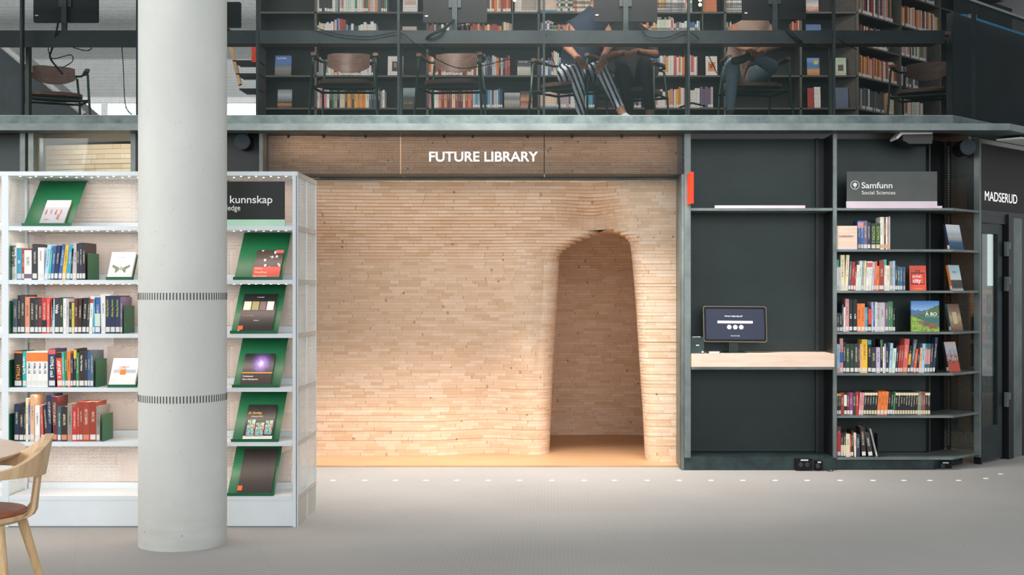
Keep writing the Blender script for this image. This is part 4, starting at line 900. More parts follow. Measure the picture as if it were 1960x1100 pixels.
# wooden divider block
sg = thing('divider_block', 'pale wood divider block at the left end of the first shelf of books', 'shelf divider', (bx(1621), BD, bz(477)))
mk('block', MB().box(bx(1601.5), bx(1641), BD+.004, BD+.10, bz(477)+.0005, bz(432)), M['counter'], sg)
mk('base_band', MB().box(bx(1601.5), bx(1641), BD+.0025, BD+.004, bz(477)+.0005, bz(473)), M['pink'], sg)
text('Lokalsamfunn', bz(449)-bz(453.5), flat('print_#8a6a50', '#8a6a50', .6), sg, 'lettering', FX(local(sg, P(1606, 453.5, 9.803))), .01, sx=.80)
S = 1/3.93
GB = 'books in the dark steel book bay'
def R1(zx): return 1590+zx/3.93
def R2(zx): return 1590+zx/5.297
bay = [
 ("the dark bay's first book row", 1641.8, 477, [(5.6, 55, 'bl', dict(band=('pk', .75, .95), sticker='cr')), (5.6, 55, 'bl', dict(band=('pk', .75, .95), sticker='cr')), (7, 55, 'pu'), (6.3, 52, 'nv'), (9, 50, 'dg', dict(gap=1, txt=('ECOTOPIA 2', .88, .021, .78), tcol='#a9b860', sticker='cr')), (8.6, 50, 'dg', dict(txt=('ECOTOPIA 2', .88, .021, .78), tcol='#a9b860', sticker='cr')),
   (4.5, 62, 'wh', dict(sticker='pe')), (3, 62, 'cr', dict(sticker='pe')), (3, 62, 'dk', dict(sticker='pe')), (3, 62, 'wh', dict(sticker='pe')), (2.6, 62, 'or', dict(sticker='pe')), (3, 63, 'lb', dict(sticker='pe'))]),
 ("the dark bay's second book row", 1601.8, 556, [(4, 59, 'te', dict(band=('wh', .0, .75))), (3, 45, 'wh'), (8, 68, 'cr'), (6, 68, 'cr', dict(lean=.05)), (4.5, 56, 'sl', dict(lean=.07)), (5, 55, 're', dict(lean=.08)), (4, 46, 'br', dict(lean=.08)), (5, 49, 'wh', dict(lean=.06)), (5.5, 57, 'pg', dict(lean=.05)), (4, 57, 'gy', dict(lean=.05)), (4, 57, 'cr', dict(lean=.04)),
   (5, 56, 'wh', dict(band=('cp', .8, .95), lean=.06)), (5, 56, 'wh', dict(band=('cp', .8, .95), lean=.06)), (5, 55, 'lt', dict(lean=.05)), (4, 56, 'cp', dict(lean=.05)), (5, 47, 'or', dict(lean=.04)), (10, 56, 'br', dict(lean=.02)), (4.5, 59, 'wh', dict(band=('te', .82, .99))), (6, 48, 'cr'), (6, 56, 'gy'), (4.5, 57, 'lb'), (4.5, 49, 'dk'), (5, 46, 'dt'), (5, 45, 'bl'), (5, 45, 'sl')]),
 ("the dark bay's third book row", 1601.8, 635, [(5, 36, 'dk'), (5.5, 36, 'bk'), (2.5, 52, 'sl'), (3.2, 47, 'wh'), (7, 63, 'pk', dict(sticker='wh')), (6.8, 62, 'bk', dict(txt=('A BO', .55, .012, 1))), (8, 62, 'bk', dict(gap=1, txt=('A BO', .55, .012, 1))), (7.3, 54, 'or'), (7.3, 54, 'or'), (4.8, 47, 'cy'), (2.3, 47, 'ma'), (5.2, 48, 'bk', dict(band=('ro', .3, .9))), (3.4, 57, 'li', dict(gap=.4)), (3.3, 57, 'bl'), (4, 57, 'pg'),
   (5.3, 56, 'gp'), (9.5, 56, 'lt'), (7.2, 56, 'pu'), (4.1, 58, 'gr'), (3.9, 58, 'gr'), (5, 45, 'bk')]),
 ("the dark bay's fourth book row", 1602, 714, [(5.2, 55, 'lb', dict(sticker='pe')), (6.6, 66, 'pk', dict(band=('bl', .3, .6))), (5.2, 59, 'bk'), (7.4, 56, 'dg'), (7.5, 56, 'dg', dict(gap=.6)), (8, 56, 'dk', dict(gap=.6)), (3.2, 56, 'bn'), (3.2, 56, 'pe'), (10.8, 64, 'ye'), (6.8, 64, 'bk', dict(gap=.6, band=('cy', .85, .98))), (9.3, 49, 'dk'), (7.6, 49, 'li'), (5.2, 64, 'bk', dict(band=('gr', .85, .98))), (2.9, 50, 'wh'), (2.8, 56, 'li'), (5.5, 50, 'dk'),
   (5.5, 57, 'lb', dict(lean=.06)), (6, 47, 'pg', dict(lean=.07)), (5, 50, 'dk', dict(lean=.06)), (4.2, 53, 're', dict(lean=.07)), (4, 54, 'br', dict(lean=.07)), (9.2, 65, 'cp', dict(lean=.08, sticker='pe')), (4.5, 52, 'bk', dict(lean=.10, band=('ye', .3, .7))), (6.5, 64, 'sl', dict(lean=.13)), (5, 46, 'ro', dict(lean=.10)), (4.5, 46, 'dn', dict(lean=.09)), (4.8, 48, 'pe', dict(lean=.08)), (5.6, 56, 'lb', dict(lean=.06)),
   (5, 56, 'dt', dict(lean=.05, band=('pk', .3, .8))), (5, 56, 'dt', dict(lean=.05, band=('pk', .3, .8))), (4.6, 56, 'dk', dict(lean=.06)), (5, 68, 'nv', dict(lean=.09))]),
 ("the dark bay's fifth book row", 1602, 795, [(3.4, 43, 'bk', dict(band=('ye', .85, .96))), (4.3, 43, 'bk', dict(band=('ye', .85, .96))), (5.8, 43, 'br', dict(sticker=None)), (5.6, 43, 'bk', dict(band=('wh', .4, .9))), (5, 43, 'ma'), (6.2, 43, 'mg'), (6, 43, 'dg', dict(sticker=None)), (5.2, 44, 're', dict(sticker=None)), (4.2, 43, 'pk', dict(lean=.06)), (4.2, 43, 'pk', dict(lean=.06))]
   + [(4.9, 45, 'bk', dict(lean=.06, band=('cr', .84, .95), sticker='cr')) for _ in range(5)] + [(6.4, 45, 'or', dict(lean=.08)) for _ in range(3)] + [(4.8, 45, 'bk', dict(lean=.08, band=('cr', .1, .22)))]*2 + [(3.6, 45, 'gr', dict(lean=.08))] + [(4.6, 45, 'bk', dict(lean=.06, band=('cr', .84, .95), sticker='cr')) for _ in range(9)]
   + [(3.3, 45, 'ol', dict(lean=.02)), (3.3, 45, 'ol'), (4, 45, 'sl', dict(sticker='cr')), (4.4, 45, 'br', dict(sticker='cr')), (4.6, 45, 'bk', dict(band=('cr', .84, .95), sticker='cr')), (5, 45, 'bk', dict(band=('cr', .84, .95), sticker='cr'))]),
 ("the dark bay's lowest book row", 1602.5, 875, [(7, 58, 'ma', dict(band=('re', .1, .8))), (4.7, 45, 'bk', dict(band=('cr', .2, .5))), (4.8, 45, 'bk', dict(band=('cr', .2, .5))), (7.7, 44, 'cr', dict(sticker=None)), (2.9, 43, 're'), (3.8, 50, 'dn'), (5, 46, 'cr', dict(lean=-.04, sticker=None)), (7.5, 43, 'nv', dict(sticker=None)), (8.5, 57, 'dn', dict(lean=-.06)), (9, 46, 'dk', dict(lean=-.16)), (3, 55, 'gy', dict(lean=-.24, gap=0))])]
BB = BD+.03; kb2 = BB/F
for nm, p0, y, sp in bay: row(sp, p0, None, BB, bz(y)+.0005, kb2, nm, GB, d=.15)
for x, y, h, lab in ((1728, 556, .18, 'black bookend right of the books on the second shelf of the dark bay'), (1716, 635, .175, 'black bookend right of the books on the third shelf of the dark bay'), (1793, 714, .175, 'black bookend right of the books on the fourth shelf of the dark bay'), (1680.5, 875, .18, 'black bookend right of the books on the lowest shelf of the dark bay')):
    o = bookend(PX(x, BB), BB-.02, bz(y), h, lab, .13, 'steel')
G4 = 'face-out books in the dark book bay'
# arrival city
facebook(PX(1757, BB+.03), BB+.03, bz(556)+.001, 31*kb2, 48*kb2, .03, .10, flat('print_ro', '#e8431c', .4), 'bright red orange book with a suitcase shape standing open-faced on the second shelf', G4, yaw=-.12,
         texts=[('arrival', .18, .52, .022, '#ffffff', .85), ('city', .2, .32, .034, '#ffffff', .9), ('DOUG SAUNDERS', .2, .05, .008, '#f5c24a', .8)], blocks=[(.1, .24, .9, .28, '#2a1a16'), (.1, .24, .14, .70, '#2a1a16'), (.86, .24, .9, .70, '#2a1a16'), (.1, .68, .9, .72, '#2a1a16'), (.38, .72, .42, .80, '#2a1a16'), (.58, .72, .62, .80, '#2a1a16'), (.38, .78, .62, .81, '#2a1a16')])
# A BO landscape cover
def land(a, x, z):
    nz = a.noise(a.coord('Generated'), 5, 4); n2 = a.noise(a.coord('Generated'), 14, 4)
    c = a.ramp(z, [(.6, lin('#9cc6ea')), (1, lin('#2f78c8'))])
    def below(h, col, c): return a.mix(a.math('LESS_THAN', z, h), c, col)
    hill = a.math('ADD', a.math('MULTIPLY_ADD', x, .42, .46), a.math('MULTIPLY', a.math('SUBTRACT', nz, .5), .35))
    c = below(a.math('MULTIPLY_ADD', nz, .2, .60), lin('#4a6a9a'), c)
    c = below(a.math('SUBTRACT', hill, 0.0), a.ramp(n2, [(.35, lin('#2c4a34')), (.6, lin('#567a44'))]), c)
    c = below(.45, lin('#1f6a6a'), c)
    c = below(a.math('MULTIPLY_ADD', x, -.38, .52), a.ramp(n2, [(.35, lin('#4f7a2c')), (.6, lin('#9cba3f'))]), c)
    a.set(c, .3)
facebook(PX(1772, BB), BB+.01, bz(635)+.001, 54*kb2, 59*kb2, .02, .04, cover_mat('fjord_landscape_cover', land), 'large square book with a fjord landscape cover on the third shelf', G4,
         texts=[('Å BO', .5, .52, .026, '#ffffff', 1.1)], blocks=[(.28, .24, .42, .36, '#8a6a5c'), (.42, .18, .62, .32, '#7a5a4c'), (.62, .10, .92, .28, '#8a6048'), (.5, .48, .98, .485, '#ffffff')])
# four books on the angled end, leaning on the end panel
AP = [(1834, 477, 33, 50, ramp_mat('harbour_cover', [(0, '#1c3a5c'), (.3, '#2c5a80'), (.42, '#9aa4a4'), (.55, '#c8b8a8'), (.62, '#a8b8c8'), (.8, '#dfe2e2'), (1, '#e6e8e8')], noise=.12, sc=9), 'blue book with a harbour photo on the angled end of the first shelf', 'nv'),
      (1836, 556, 26, 50, ramp_mat('pale_blue_cover', [(0, '#d8d8d0'), (.12, '#3a3a38'), (.4, '#4a4640'), (.44, '#dfe0dc'), (.7, '#b8d8dc'), (1, '#a8d0d8')], noise=.05, sc=7), 'pale book with an orange spine on the angled end of the second shelf', 'or'),
      (1835, 635, 28, 53, ramp_mat('brown_ornament_cover', [(0, '#6a4a34'), (.3, '#a8805c'), (.5, '#c8a884'), (.7, '#9a7458'), (1, '#6a4a38')], noise=.5, sc=14), 'brown ornamental book with a cream panel on the angled end of the third shelf', 'dt'),
      (1830, 714, 27, 58, ramp_mat('people_collage_cover', [(0, '#c84a34'), (.35, '#2c2c34'), (.42, '#d8c8bc'), (.5, '#b83a2c'), (.58, '#a8b8cc'), (.75, '#d8ccc4'), (1, '#e0c8c0')], noise=.9, sc=9, thr=1), 'white and red book with small painted figures on the angled end of the fourth shelf', 'dk')]
for px, y, wpx, hpx, m_, lab, spn in AP:
    D = 9.98; k = D/F; b = facebook(PX(px-2, D), D, bz(y)+.001, wpx*k*1.28, hpx*k, .022, .22, m_, lab, G4, yaw=.62)
    o = mk('spine', MB().box(-wpx*k*.64-.0008, -wpx*k*.64, .0, .022, 0, hpx*k), cover(spn), b, world=False)
    if y == 635: mk('cream_panel', MB().box(-.028, .022, -.0006, 0, .06, .155), flat('print_cream', '#d8c8a4', .5), b, world=False)
    if y == 556: text('HAGEN', .013, flat('print_#c86a5a', '#c86a5a', .6), b, 'title', Matrix.Translation((-.035, -.001, .145)), .015, sx=.9)
    mk('spine_sticker', MB().box(-wpx*k*.64-.0014, -wpx*k*.64-.0009, .001, .021, .01, .04), M['sticker'], b, world=False)
# speakers, access point
def speaker(px, py, D, r, L, label):
    t = thing('wall_speaker', label, 'speaker', P(px, py, D+L))
    c = P(px, py, D); mk('body', MB().cone(c, c+Vector((0, L, 0)), r, r, 36), M['black'], t, smooth=True)
    mk('grille', MB().cone(c-Vector((0, .004, 0)), c, r*.93, r*.95, 36), M['mesh2'], t)
    mk('bracket', MB().box(c.x+r*.2, c.x+r*.2+.02, D+.03, D+.06, c.z+r, c.z+r+.025), M['edge'], t); mk('wall_mount', MB().box(c.x-.01, c.x+.02, D+L, D+L+.05, c.z-.02, c.z+.02), M['edge'], t)
M['mesh2'] = flat('speaker_cloth', '#2b3840', .7)
speaker(463.5, 270.5, 9.85, .064, .2, 'round black speaker in the dark recess beside the concrete column')
speaker(1853, 281, 9.95, .063, .2, 'round black speaker high in the book bay beside the glass door')
t = thing('access_point', 'flat black and white box fixed above the book bay sign', 'access point', P(1750, 262, 9.9))
mk('case', MB().prism([P(1728, 250, 9.75), P(1728, 268, 9.75), P(1740, 275, 9.75), P(1784, 275, 9.75), P(1786, 258, 9.75)], (0, .2, 0)), M['black'], t)
mk('white_top', MB().prism([P(1716, 262, 9.74), P(1727, 250, 9.74), P(1785, 252, 9.74), P(1785, 256, 9.74), P(1728, 257, 9.74), P(1718, 266, 9.74)], (0, .2, 0)), M['sticker'], t)
# ================================================================ wing: fascia sign and glass door
fz = PZ(404, W(.468, 0).y)
mb = MB(); wbox(mb, .47, 4, -.002, .0, fz-.03, fz+.012); o = struct('trim_4', mb, M['black'])
fs = thing('room_sign_panel', 'perforated metal panel lettered for a room above the glass door', 'sign panel', W(.9, 0, fz))
mk('perforated_panel', MB().panel((W(.47, .005).x, W(.47, .005).y), (W(4, .005).x, W(4, .005).y), fz, 2.60), M['head2'] if 'head2' in M else M['head'], fs)
mb = MB(); wbox(mb, .47, 4, .10, .12, fz, 2.62); mk('backing_sheet', mb, flat('warm_brown_backing', '#4e4038', .6), fs)
s0 = W(.515, -.004); hcap = (PZ(364.5, s0.y)-PZ(383, s0.y))
tx = text('MADSERUD', hcap, M['letter'], fs, 'lettering', Matrix.Translation(local(fs, (s0.x, s0.y, PZ(383, s0.y)))) @ Matrix.Rotation(math.pi/4, 4, 'Z'), 0, sx=1.06, ext=.004)
dr = thing('door_1', 'black framed glass door beside the book bay', 'door', W(.75, .12, 0)); dr['kind'] = 'structure'
def wpart(nm, args, m, par):
    mb = MB()
    for a in args: wbox(mb, *a)
    return mk(nm, mb, m, par)
wpart('frame', [(.47, .49, .0, .06, 0, 2.02), (.49, .93, .0, .06, 1.955, 2.045), (.93, 1.02, -.02, .06, 0, 2.04)], M['black'], dr)
leaf = wpart('door_leaf', [(.492, .505, .01, .05, .02, 1.95), (.79, .87, .01, .05, .02, 1.95), (.505, .79, .01, .05, .02, .30), (.505, .79, .01, .05, 1.87, 1.95)], M['edge'] if False else M['steel'], dr)
wpart('glass', [(.505, .79, .027, .033, .3, 1.87)], M['glass'], leaf)
for z in (1.75, 1.46, .50): wpart('hinge', [(.885, .905, -.03, .0, z-.06, z+.06), (.905, .935, -.035, -.02, z, z+.055)], M['edge'], dr)
wpart('side_post', [(1.04, 1.22, .0, .06, 0, 2.02)], M['edge'], dr)
wpart('outer_frame', [(1.22, 2.2, .0, .06, 0, 2.02)], M['black'], dr)
mb = MB(); wbox(mb, 2.2, 6, .0, .1, 0, 2.62); struct('wall_wing', mb, M['steel'])
# room behind the door: shelf with books and a bright window
mb = MB(); mb.box(4.0, 5.2, 14.2, 14.25, 0, 2.6); 
wr = thing('window_3', 'bright window seen through the glass door', 'window', (4.6, 14, 1.2)); wr['kind'] = 'structure'
mk('pane', MB().box(4.86, 5.7, 14.0, 14.02, 1.45, 2.3), emit('bright_daylight_window', '#eef3f4', 1.1), wr); mk('frame', MB().box(4.80, 5.7, 13.97, 14.0, 1.40, 1.46).box(4.80, 4.86, 13.97, 14.0, 1.46, 2.3), M['white'], wr)
mb = MB(); mb.box(3.6, 7.0, 14.03, 14.1, 0, 2.65); struct('wall_room_back', mb, flat('warm_wall', '#8a6a4e', .8))
rs = thing('timber_shelf', 'warm timber shelf of books seen through the glass door', 'bookcase', (4.35, 12.4, 0))
def q(py): return PZ(py, 12.4)
for y in (600, 651, 702, 752, 830): mk('shelf', MB().box(4.15, 4.9, 12.4, 12.7, q(y+6), q(y)), M['oak'], rs)
mk('back_board', MB().box(4.15, 4.9, 12.7, 12.72, 0, q(555)), M['oak'], rs); mk('side_board', MB().box(4.13, 4.15, 12.4, 12.72, 0, q(555)), M['oak'], rs)
i = 0
for y, cs in ((600, ['pk', 'dg']), (651, ['ro', 'dg', 'bl']), (702, ['cr', 'br', 'dk']), (752, ['dn', 'dg'])):
    x = PX(1881, 12.4)
    for c in cs:
        w_ = .045; book(x+w_/2, 12.42, q(y)+.0005, w_, .19, c, label='%s book on shelf %s behind the glass door' % (COL[c][1], {600: 'topmost', 651: 'second', 702: 'third', 752: 'fourth'}[y]), group='books behind the glass door', parts=False); x += w_+.004
area('door_room_light', (4.5, 11.9, 2.5), (4.5, 12.6, .8), .8, .4, 14, (1, .72, .48))
# cables under the corner of the slab
mb = MB().tube([P(1880, 252, 10.0), P(1905, 250, 10.05), P(1920, 252, 10.1), P(1930, 249, 10.15)], .006, 6); tag(mk('corner_cable', mb, M['cable']), 'black cable bundle under the slab corner above the room sign', 'cable')
mb = MB(); mb.prism([(3.55, 10.0, 2.60), (4.4, 10.85, 2.60), (4.45, 10.6, 2.60), (3.7, 9.86, 2.60)], (0, 0, .012)); tag(mk('ceiling_panel', mb, M['wallw']), 'white panel under the slab corner above the room sign', 'panel')
# ================================================================ upper floor bookcases
MD = 13.95; KM = MD/F
mbk = thing('upper_bookcase', 'long dark bookcase of many shelves across the upper floor', 'bookcase', (PX(1070, MD), MD, 2.72))
MSH = [-101, -39, 22.5, 83, 144, 206, 268, 325]
UPX = [496, 604, 818, 1031, 1209, 1388, 1533, 1641]
zt_m = 5.3
M['case'] = steel('upper_case_steel', '#161919', '#202423', .6, .0); M['caseedge'] = flat('upper_case_edge', '#55524c', .5, .0)
for x in UPX: mk('upright', MB().box(PX(x, MD)-.012, PX(x, MD)+.012, MD, MD+.3, 2.72, zt_m), M['caseedge'], mbk)
mk('upright', MB().box(PX(1345, MD)-.006, PX(1345, MD)+.006, MD, MD+.3, PZ(83, MD), PZ(-39, MD)), M['caseedge'], mbk)
mk('upright', MB().box(PX(981, MD)-.006, PX(981, MD)+.006, MD, MD+.3, PZ(83, MD), PZ(-39, MD)), M['caseedge'], mbk)
for y in MSH: mk('shelf', MB().box(PX(496, MD), PX(1641, MD), MD, MD+.3, PZ(y+3, MD), PZ(y, MD)), M['caseedge'], mbk)
mk('back_board', MB().box(PX(490, MD), PX(1641, MD)+.1, MD+.3, MD+.33, 2.72, zt_m), M['case'], mbk)
mk('side_board', MB().box(PX(490, MD), PX(496, MD), MD, MD+.33, 2.72, zt_m), M['case'], mbk)
# 45 degree wing of the bookcase
cx0 = PX(1641, MD)
def V(s, o, z=0): return Vector((cx0+Q*s-Q*o, MD+Q*s+Q*o, z))
def vbox(mb, s0, s1, o0, o1, z0, z1): mb.hexa([V(s, o, z) for z in (z0, z1) for o in (o0, o1) for s in (s0, s1)])
mw_ = thing('angled_bookcase', 'dark angled bookcase at the right end of the upper floor', 'bookcase', V(1, 0, 2.72))
for s in (0.02, .95, 1.9, 2.85):
    mb = MB(); vbox(mb, s-.012, s+.012, 0, .3, 2.72, zt_m); mk('upright', mb, M['caseedge'], mw_)
for y in MSH+[]:
    mb = MB(); z = PZ(y, MD); vbox(mb, .03, 3.6, 0, .3, z-.018, z); mk('shelf', mb, M['caseedge'], mw_)
mb = MB(); vbox(mb, .03, 4.5, .3, .33, 2.72, zt_m); mk('back_board', mb, M['case'], mw_)
def ncount(): return sum(1 for o in bpy.data.objects if o.parent is None and o.get('category') == 'book')
rest = {}; rest_mb = MB(); rest_idx = []; rest_codes = []
def rest_book(Mx, w_, h, d, code):
    if code not in rest_codes: rest_codes.append(code)
    n0 = len(rest_mb.f); rest_mb.box(-w_/2+.001, w_/2-.001, 0, d, 0, h, Mx); rest_idx.extend([rest_codes.index(code)]*(len(rest_mb.f)-n0))
    n0 = len(rest_mb.f); rest_mb.box(-w_/2+.002, w_/2-.002, -.001, 0, h*.04, h*.18, Mx)
    c = 'wh' if R.random() < .75 else code
    if c not in rest_codes: rest_codes.append(c)
    rest_idx.extend([rest_codes.index(c)]*(len(rest_mb.f)-n0))
PAL = {'mix': 'wh wh cr br sa dg lt bk or pe ma gr sl re gy wh pk'.split(), 'dark': 'bk dk dg wh sl bk dn gy'.split(), 'red': 'br re br sa ma cr br or'.split(), 'white': 'wh wh cr lt wh pg cp'.split(), 'warm': 'cr pe or sa ye wh br bn'.split(), 'cool': 'wh lt cy bl lt pg sl nv'.split(), 'pinkw': 'wh wh cp wh pk wh ye wh or'.split(), 'violet': 'pu ma gp pu pk'.split()}
# (x0, x1, shelf y, palette, mean height px, individually built)
RM = [(606, 660, 206, 'mix', 38, 1), (660, 700, 206, 'warm', 34, 1), (700, 736, 206, 'dark', 36, 1), (820, 850, 206, 'mix', 36, 1), (850, 905, 206, 'red', 37, 1), (905, 962, 206, 'cool', 37, 0),
      (606, 628, 144, 'dark', 34, 0), (628, 640, 144, 'white', 40, 0), (640, 720, 144, 'mix', 32, 0), (820, 880, 144, 'red', 38, 0), (880, 915, 144, 'warm', 36, 0), (918, 950, 144, 'cool', 38, 1), (950, 977, 144, 'mix', 36, 1),
      (1034, 1055, 144, 'cool', 31, 1), (1055, 1070, 144, 'white', 47, 0), (1070, 1100, 144, 'cool', 39, 0), (1100, 1112, 144, 'white', 38, 0), (1213, 1240, 144, 'warm', 38, 0), (1240, 1270, 144, 'cool', 36, 0), (1270, 1335, 144, 'pinkw', 39, 0),
      (1066, 1092, 206, 'violet', 42, 0), (1092, 1112, 206, 'warm', 42, 0), (1112, 1138, 206, 'cool', 36, 0), (1213, 1228, 206, 'dark', 30, 0), (1242, 1290, 206, 'pinkw', 34, 0), (1290, 1340, 206, 'pinkw', 38, 0), (1340, 1365, 206, 'violet', 40, 0),
      (606, 640, 83, 'white', 40, 0), (640, 650, 83, 'cool', 48, 0), (650, 662, 83, 'red', 48, 0), (662, 690, 83, 'cool', 38, 0), (690, 720, 83, 'white', 40, 0), (820, 830, 83, 'red', 38, 0), (830, 900, 83, 'dark', 37, 0), (870, 960, 83, 'red', 37, 0), (960, 980, 83, 'mix', 39, 0),
      (1034, 1060, 83, 'cool', 43, 0), (1060, 1100, 83, 'mix', 38, 0), (1100, 1136, 83, 'cool', 40, 0), (1213, 1258, 83, 'warm', 38, 0), (1258, 1290, 83, 'white', 50, 0), (1290, 1340, 83, 'cool', 42, 0), (1388, 1400, 83, 'dark', 40, 0), (1516, 1530, 83, 'red', 44, 0),
      (606, 650, 22.5, 'dark', 44, 0), (650, 680, 22.5, 'white', 44, 0), (680, 741, 22.5, 'mix', 44, 0), (930, 978, 22.5, 'red', 42, 0), (1066, 1100, 22.5, 'dark', 44, 0), (1100, 1136, 22.5, 'warm', 44, 0), (1258, 1275, 22.5, 'warm', 44, 0), (1275, 1325, 22.5, 'white', 44, 0), (1390, 1420, 22.5, 'white', 44, 0)]
GM = 'books on the upper floor bookcase'
SHN = {206: 'lowest visible shelf', 144: 'second visible shelf from the bottom', 83: 'shelf behind the desk top', 22.5: 'top visible shelf'}
mi = 0; from_lab = {}
for x0, x1, y, pal, h, ind in RM:
    x = PX(x0, MD+.03); xe = PX(x1, MD+.03)
    while x < xe-.006:
        w_ = min(R.uniform(.018, .036), xe-x); hh = (h+R.uniform(-4, 3))*KM; code = R.choice(PAL[pal]); ln = 0
        if ind:
            book(x+w_/2, MD+.03, PZ(y, MD)+.0005, w_, hh, code, d=.17, lean=0, group=GM, parts=False)
            o = bpy.data.objects[-1] if False else None
            from_lab.setdefault((y, int(x0)), []).append((x, code))
        else: rest_book(Matrix.Translation((x+w_/2, MD+.03, PZ(y, MD)+.0005)), w_, hh, .17, code)
        x += w_
# labels of the individually built upper books, shelf by shelf
for y in (206, 144):
    bs = sorted([o for o in bpy.data.objects if o.get('group') == GM and abs(o.location.z-(PZ(y, MD)+.0005)) < .01], key=lambda o: o.location.x)
    inv = {COL[c][1]: c for c in COL}; cs = []
    for o in bs:
        nm = o.data.materials[0].name.replace('_book_cover', '').replace('_', ' ').split('.')[0]; cs.append(inv[nm])
    for o, l in zip(bs, row_labels(cs, None, 'the %s upper floor shelf' % {206: 'lowest', 144: 'second lowest'}[y])): o['label'] = l
# wing rows
for s0, s1, y, pal, h in ((.03, .9, 144, 'warm', 41), (.03, .6, 206, 'dark', 40), (.7, .82, 206, 'warm', 40), (.05, .7, 83, 'mix', 40), (.05, .8, 22.5, 'mix', 46), (1.0, 1.5, 206, 'white', 38), (1.0, 1.15, 206, 'red', 50), (1.0, 1.4, 144, 'dark', 42), (1.0, 1.6, 83, 'mix', 40), (1.0, 1.9, 22.5, 'warm', 42), (1.0, 1.8, -39, 'cool', 44), (.05, .8, -39, 'mix', 42)):
    s = s0
    while s < s1:
        w_ = R.uniform(.02, .04); p = V(s+w_/2, .03, PZ(y, MD)+.0005)
        rest_book(Matrix.Translation(p) @ Matrix.Rotation(math.pi/4, 4, 'Z'), w_, (h+R.uniform(-4, 3))*KM, .17, R.choice(PAL[pal])); s += w_
o = mk('upper_floor_books', rest_mb, [cover(c) for c in rest_codes], matidx=rest_idx)
tag(o, 'mixed rows of books filling the upper floor bookcases', 'books', kind='stuff')
# face-out books
def upface(x0, x1, y, top, mat, lab, blocks=(), yaw=0, texts=(), D=MD+.05):
    k = D/F; facebook(PX((x0+x1)/2, D), D, PZ(y, D)+.001, (x1-x0)*k, (y-top)*k*1.01, .02, .12, mat, lab, 'face-out books on the upper floor', yaw=yaw, blocks=blocks, texts=texts)
upface(526, 557, 144, 106, ramp_mat('blue_mountain_cover', [(0, '#5c5a5c'), (.35, '#7c7a78'), (.5, '#4a6a8c'), (.7, '#3a6cb0'), (1, '#3a62a0')], noise=.2), 'book with a blue mountain cover above the striped shelf end, far left', texts=[('NORDEN', .12, .82, .02, '#dfe4ea', .9)])
upface(531, 558, 206, 171, ramp_mat('snowy_cover', [(0, '#1c1a1a'), (.2, '#b87a3a'), (.28, '#241f1c'), (.4, '#6a747a'), (.7, '#a8b4bc'), (1, '#7a8890')], noise=.15), 'dark book with a snowy forest cover on the lowest shelf at far left')
upface(742, 771, 144, 107, flat('print_offwhite', '#e4dfdb'), 'white book with a small dark square picture on the second shelf', blocks=[(.28, .2, .68, .72, '#2e2620'), (.4, .4, .58, .66, '#d8b07a')])
upface(771, 797, 206, 168, ramp_mat('winter_lake_cover', [(0, '#2a2c24'), (.3, '#4a4638'), (.5, '#2c3434'), (.7, '#7a8a94'), (1, '#9aa6ae')], noise=.3), 'dark landscape book between two rows on the lowest shelf', texts=[('SOUL FOREST', .1, .2, .016, '#c8a060', .7)])
upface(990, 1016, 144, 115, ramp_mat('grey_splash_cover', [(0, '#b8b4a8'), (.5, '#d0ccc4'), (.62, '#3a3c3e'), (1, '#2a2c2e')], noise=.1), 'grey and black book beside the upright on the second shelf', texts=[('VORTEX NORD', .12, .86, .014, '#e0e0dc', .7)])
upface(965, 995, 206, 177, ramp_mat('grey_sea_cover', [(0, '#7a7068'), (.4, '#a8a8a4'), (.6, '#6a7274'), (1, '#c0c4c4')], noise=.3), 'pale grey photo book at the right part of the lowest shelf')
upface(996, 1019, 206, 174, ramp_mat('portrait_cover', [(0, '#c08a80'), (.35, '#8a4a40'), (.5, '#c8906c'), (.7, '#9a5c3c'), (.85, '#2c3a30'), (1, '#24382c')], noise=.2), 'book with a warm brown portrait cover beside the pale grey photo book')
upface(1034, 1066, 206, 172, M['counter'], 'pale wood divider block on the lowest upper shelf', blocks=[(0, 0, 1, .08, '#5c9cc4')], texts=[('Krim', .25, .66, .016, '#8a6a50', .9)])
upface(1034, 1066, 22.5, -22, M['counter'], 'pale wood divider block on the top visible upper shelf', blocks=[(0, 0, 1, .08, '#5c9cc4')])
upface(985, 1029, 22.5, -24, flat('print_offwhite', '#e4dfdb'), 'large white book on the top shelf under a lamp', blocks=[(.3, .05, .95, .5, '#b0a89c')])
upface(771, 799, 22.5, -22, flat('print_offwhite', '#e4dfdb'), 'white book with a faint drawing on the top shelf', blocks=[(.1, .3, .9, .5, '#c8b0a0')])
upface(1344, 1372, 22.5, -20, flat('print_saorange', '#c87850'), 'orange brown book beside the bright lamp on the top shelf')
upface(1351, 1373, 144, 107, flat('print_offwhite', '#e4dfdb'), 'white book with an orange figure on the second shelf near the right', blocks=[(.2, .2, .85, .7, '#d88a4a'), (.35, .35, .6, .6, '#b85a3a')])
upface(770, 797, 83, 50, ramp_mat('pale_strip_cover', [(0, '#c8c0bc'), (.5, '#9a6a60'), (1, '#c8b8b0')], noise=.2), 'small pale book just above the desk edge')
upface(1545, 1569, 144, 110, ramp_mat('beach_cover', [(0, '#b8784a'), (.3, '#c89858'), (.4, '#4a7ab0'), (.65, '#3a6aa4'), (.8, '#6a94c0'), (1, '#5a8cc0')], noise=.1), 'blue book with a sandy lower edge and yellow title block', blocks=[(.55, .62, .9, .85, '#c8b860')])
upface(1546, 1558, 206, 168, flat('print_redcover', '#a8302c'), 'red book beside a white book on the lowest shelf near the corner')
upface(1559, 1571, 206, 166, flat('print_offwhite', '#e4dfdb'), 'white book beside the red book on the lowest shelf near the corner')
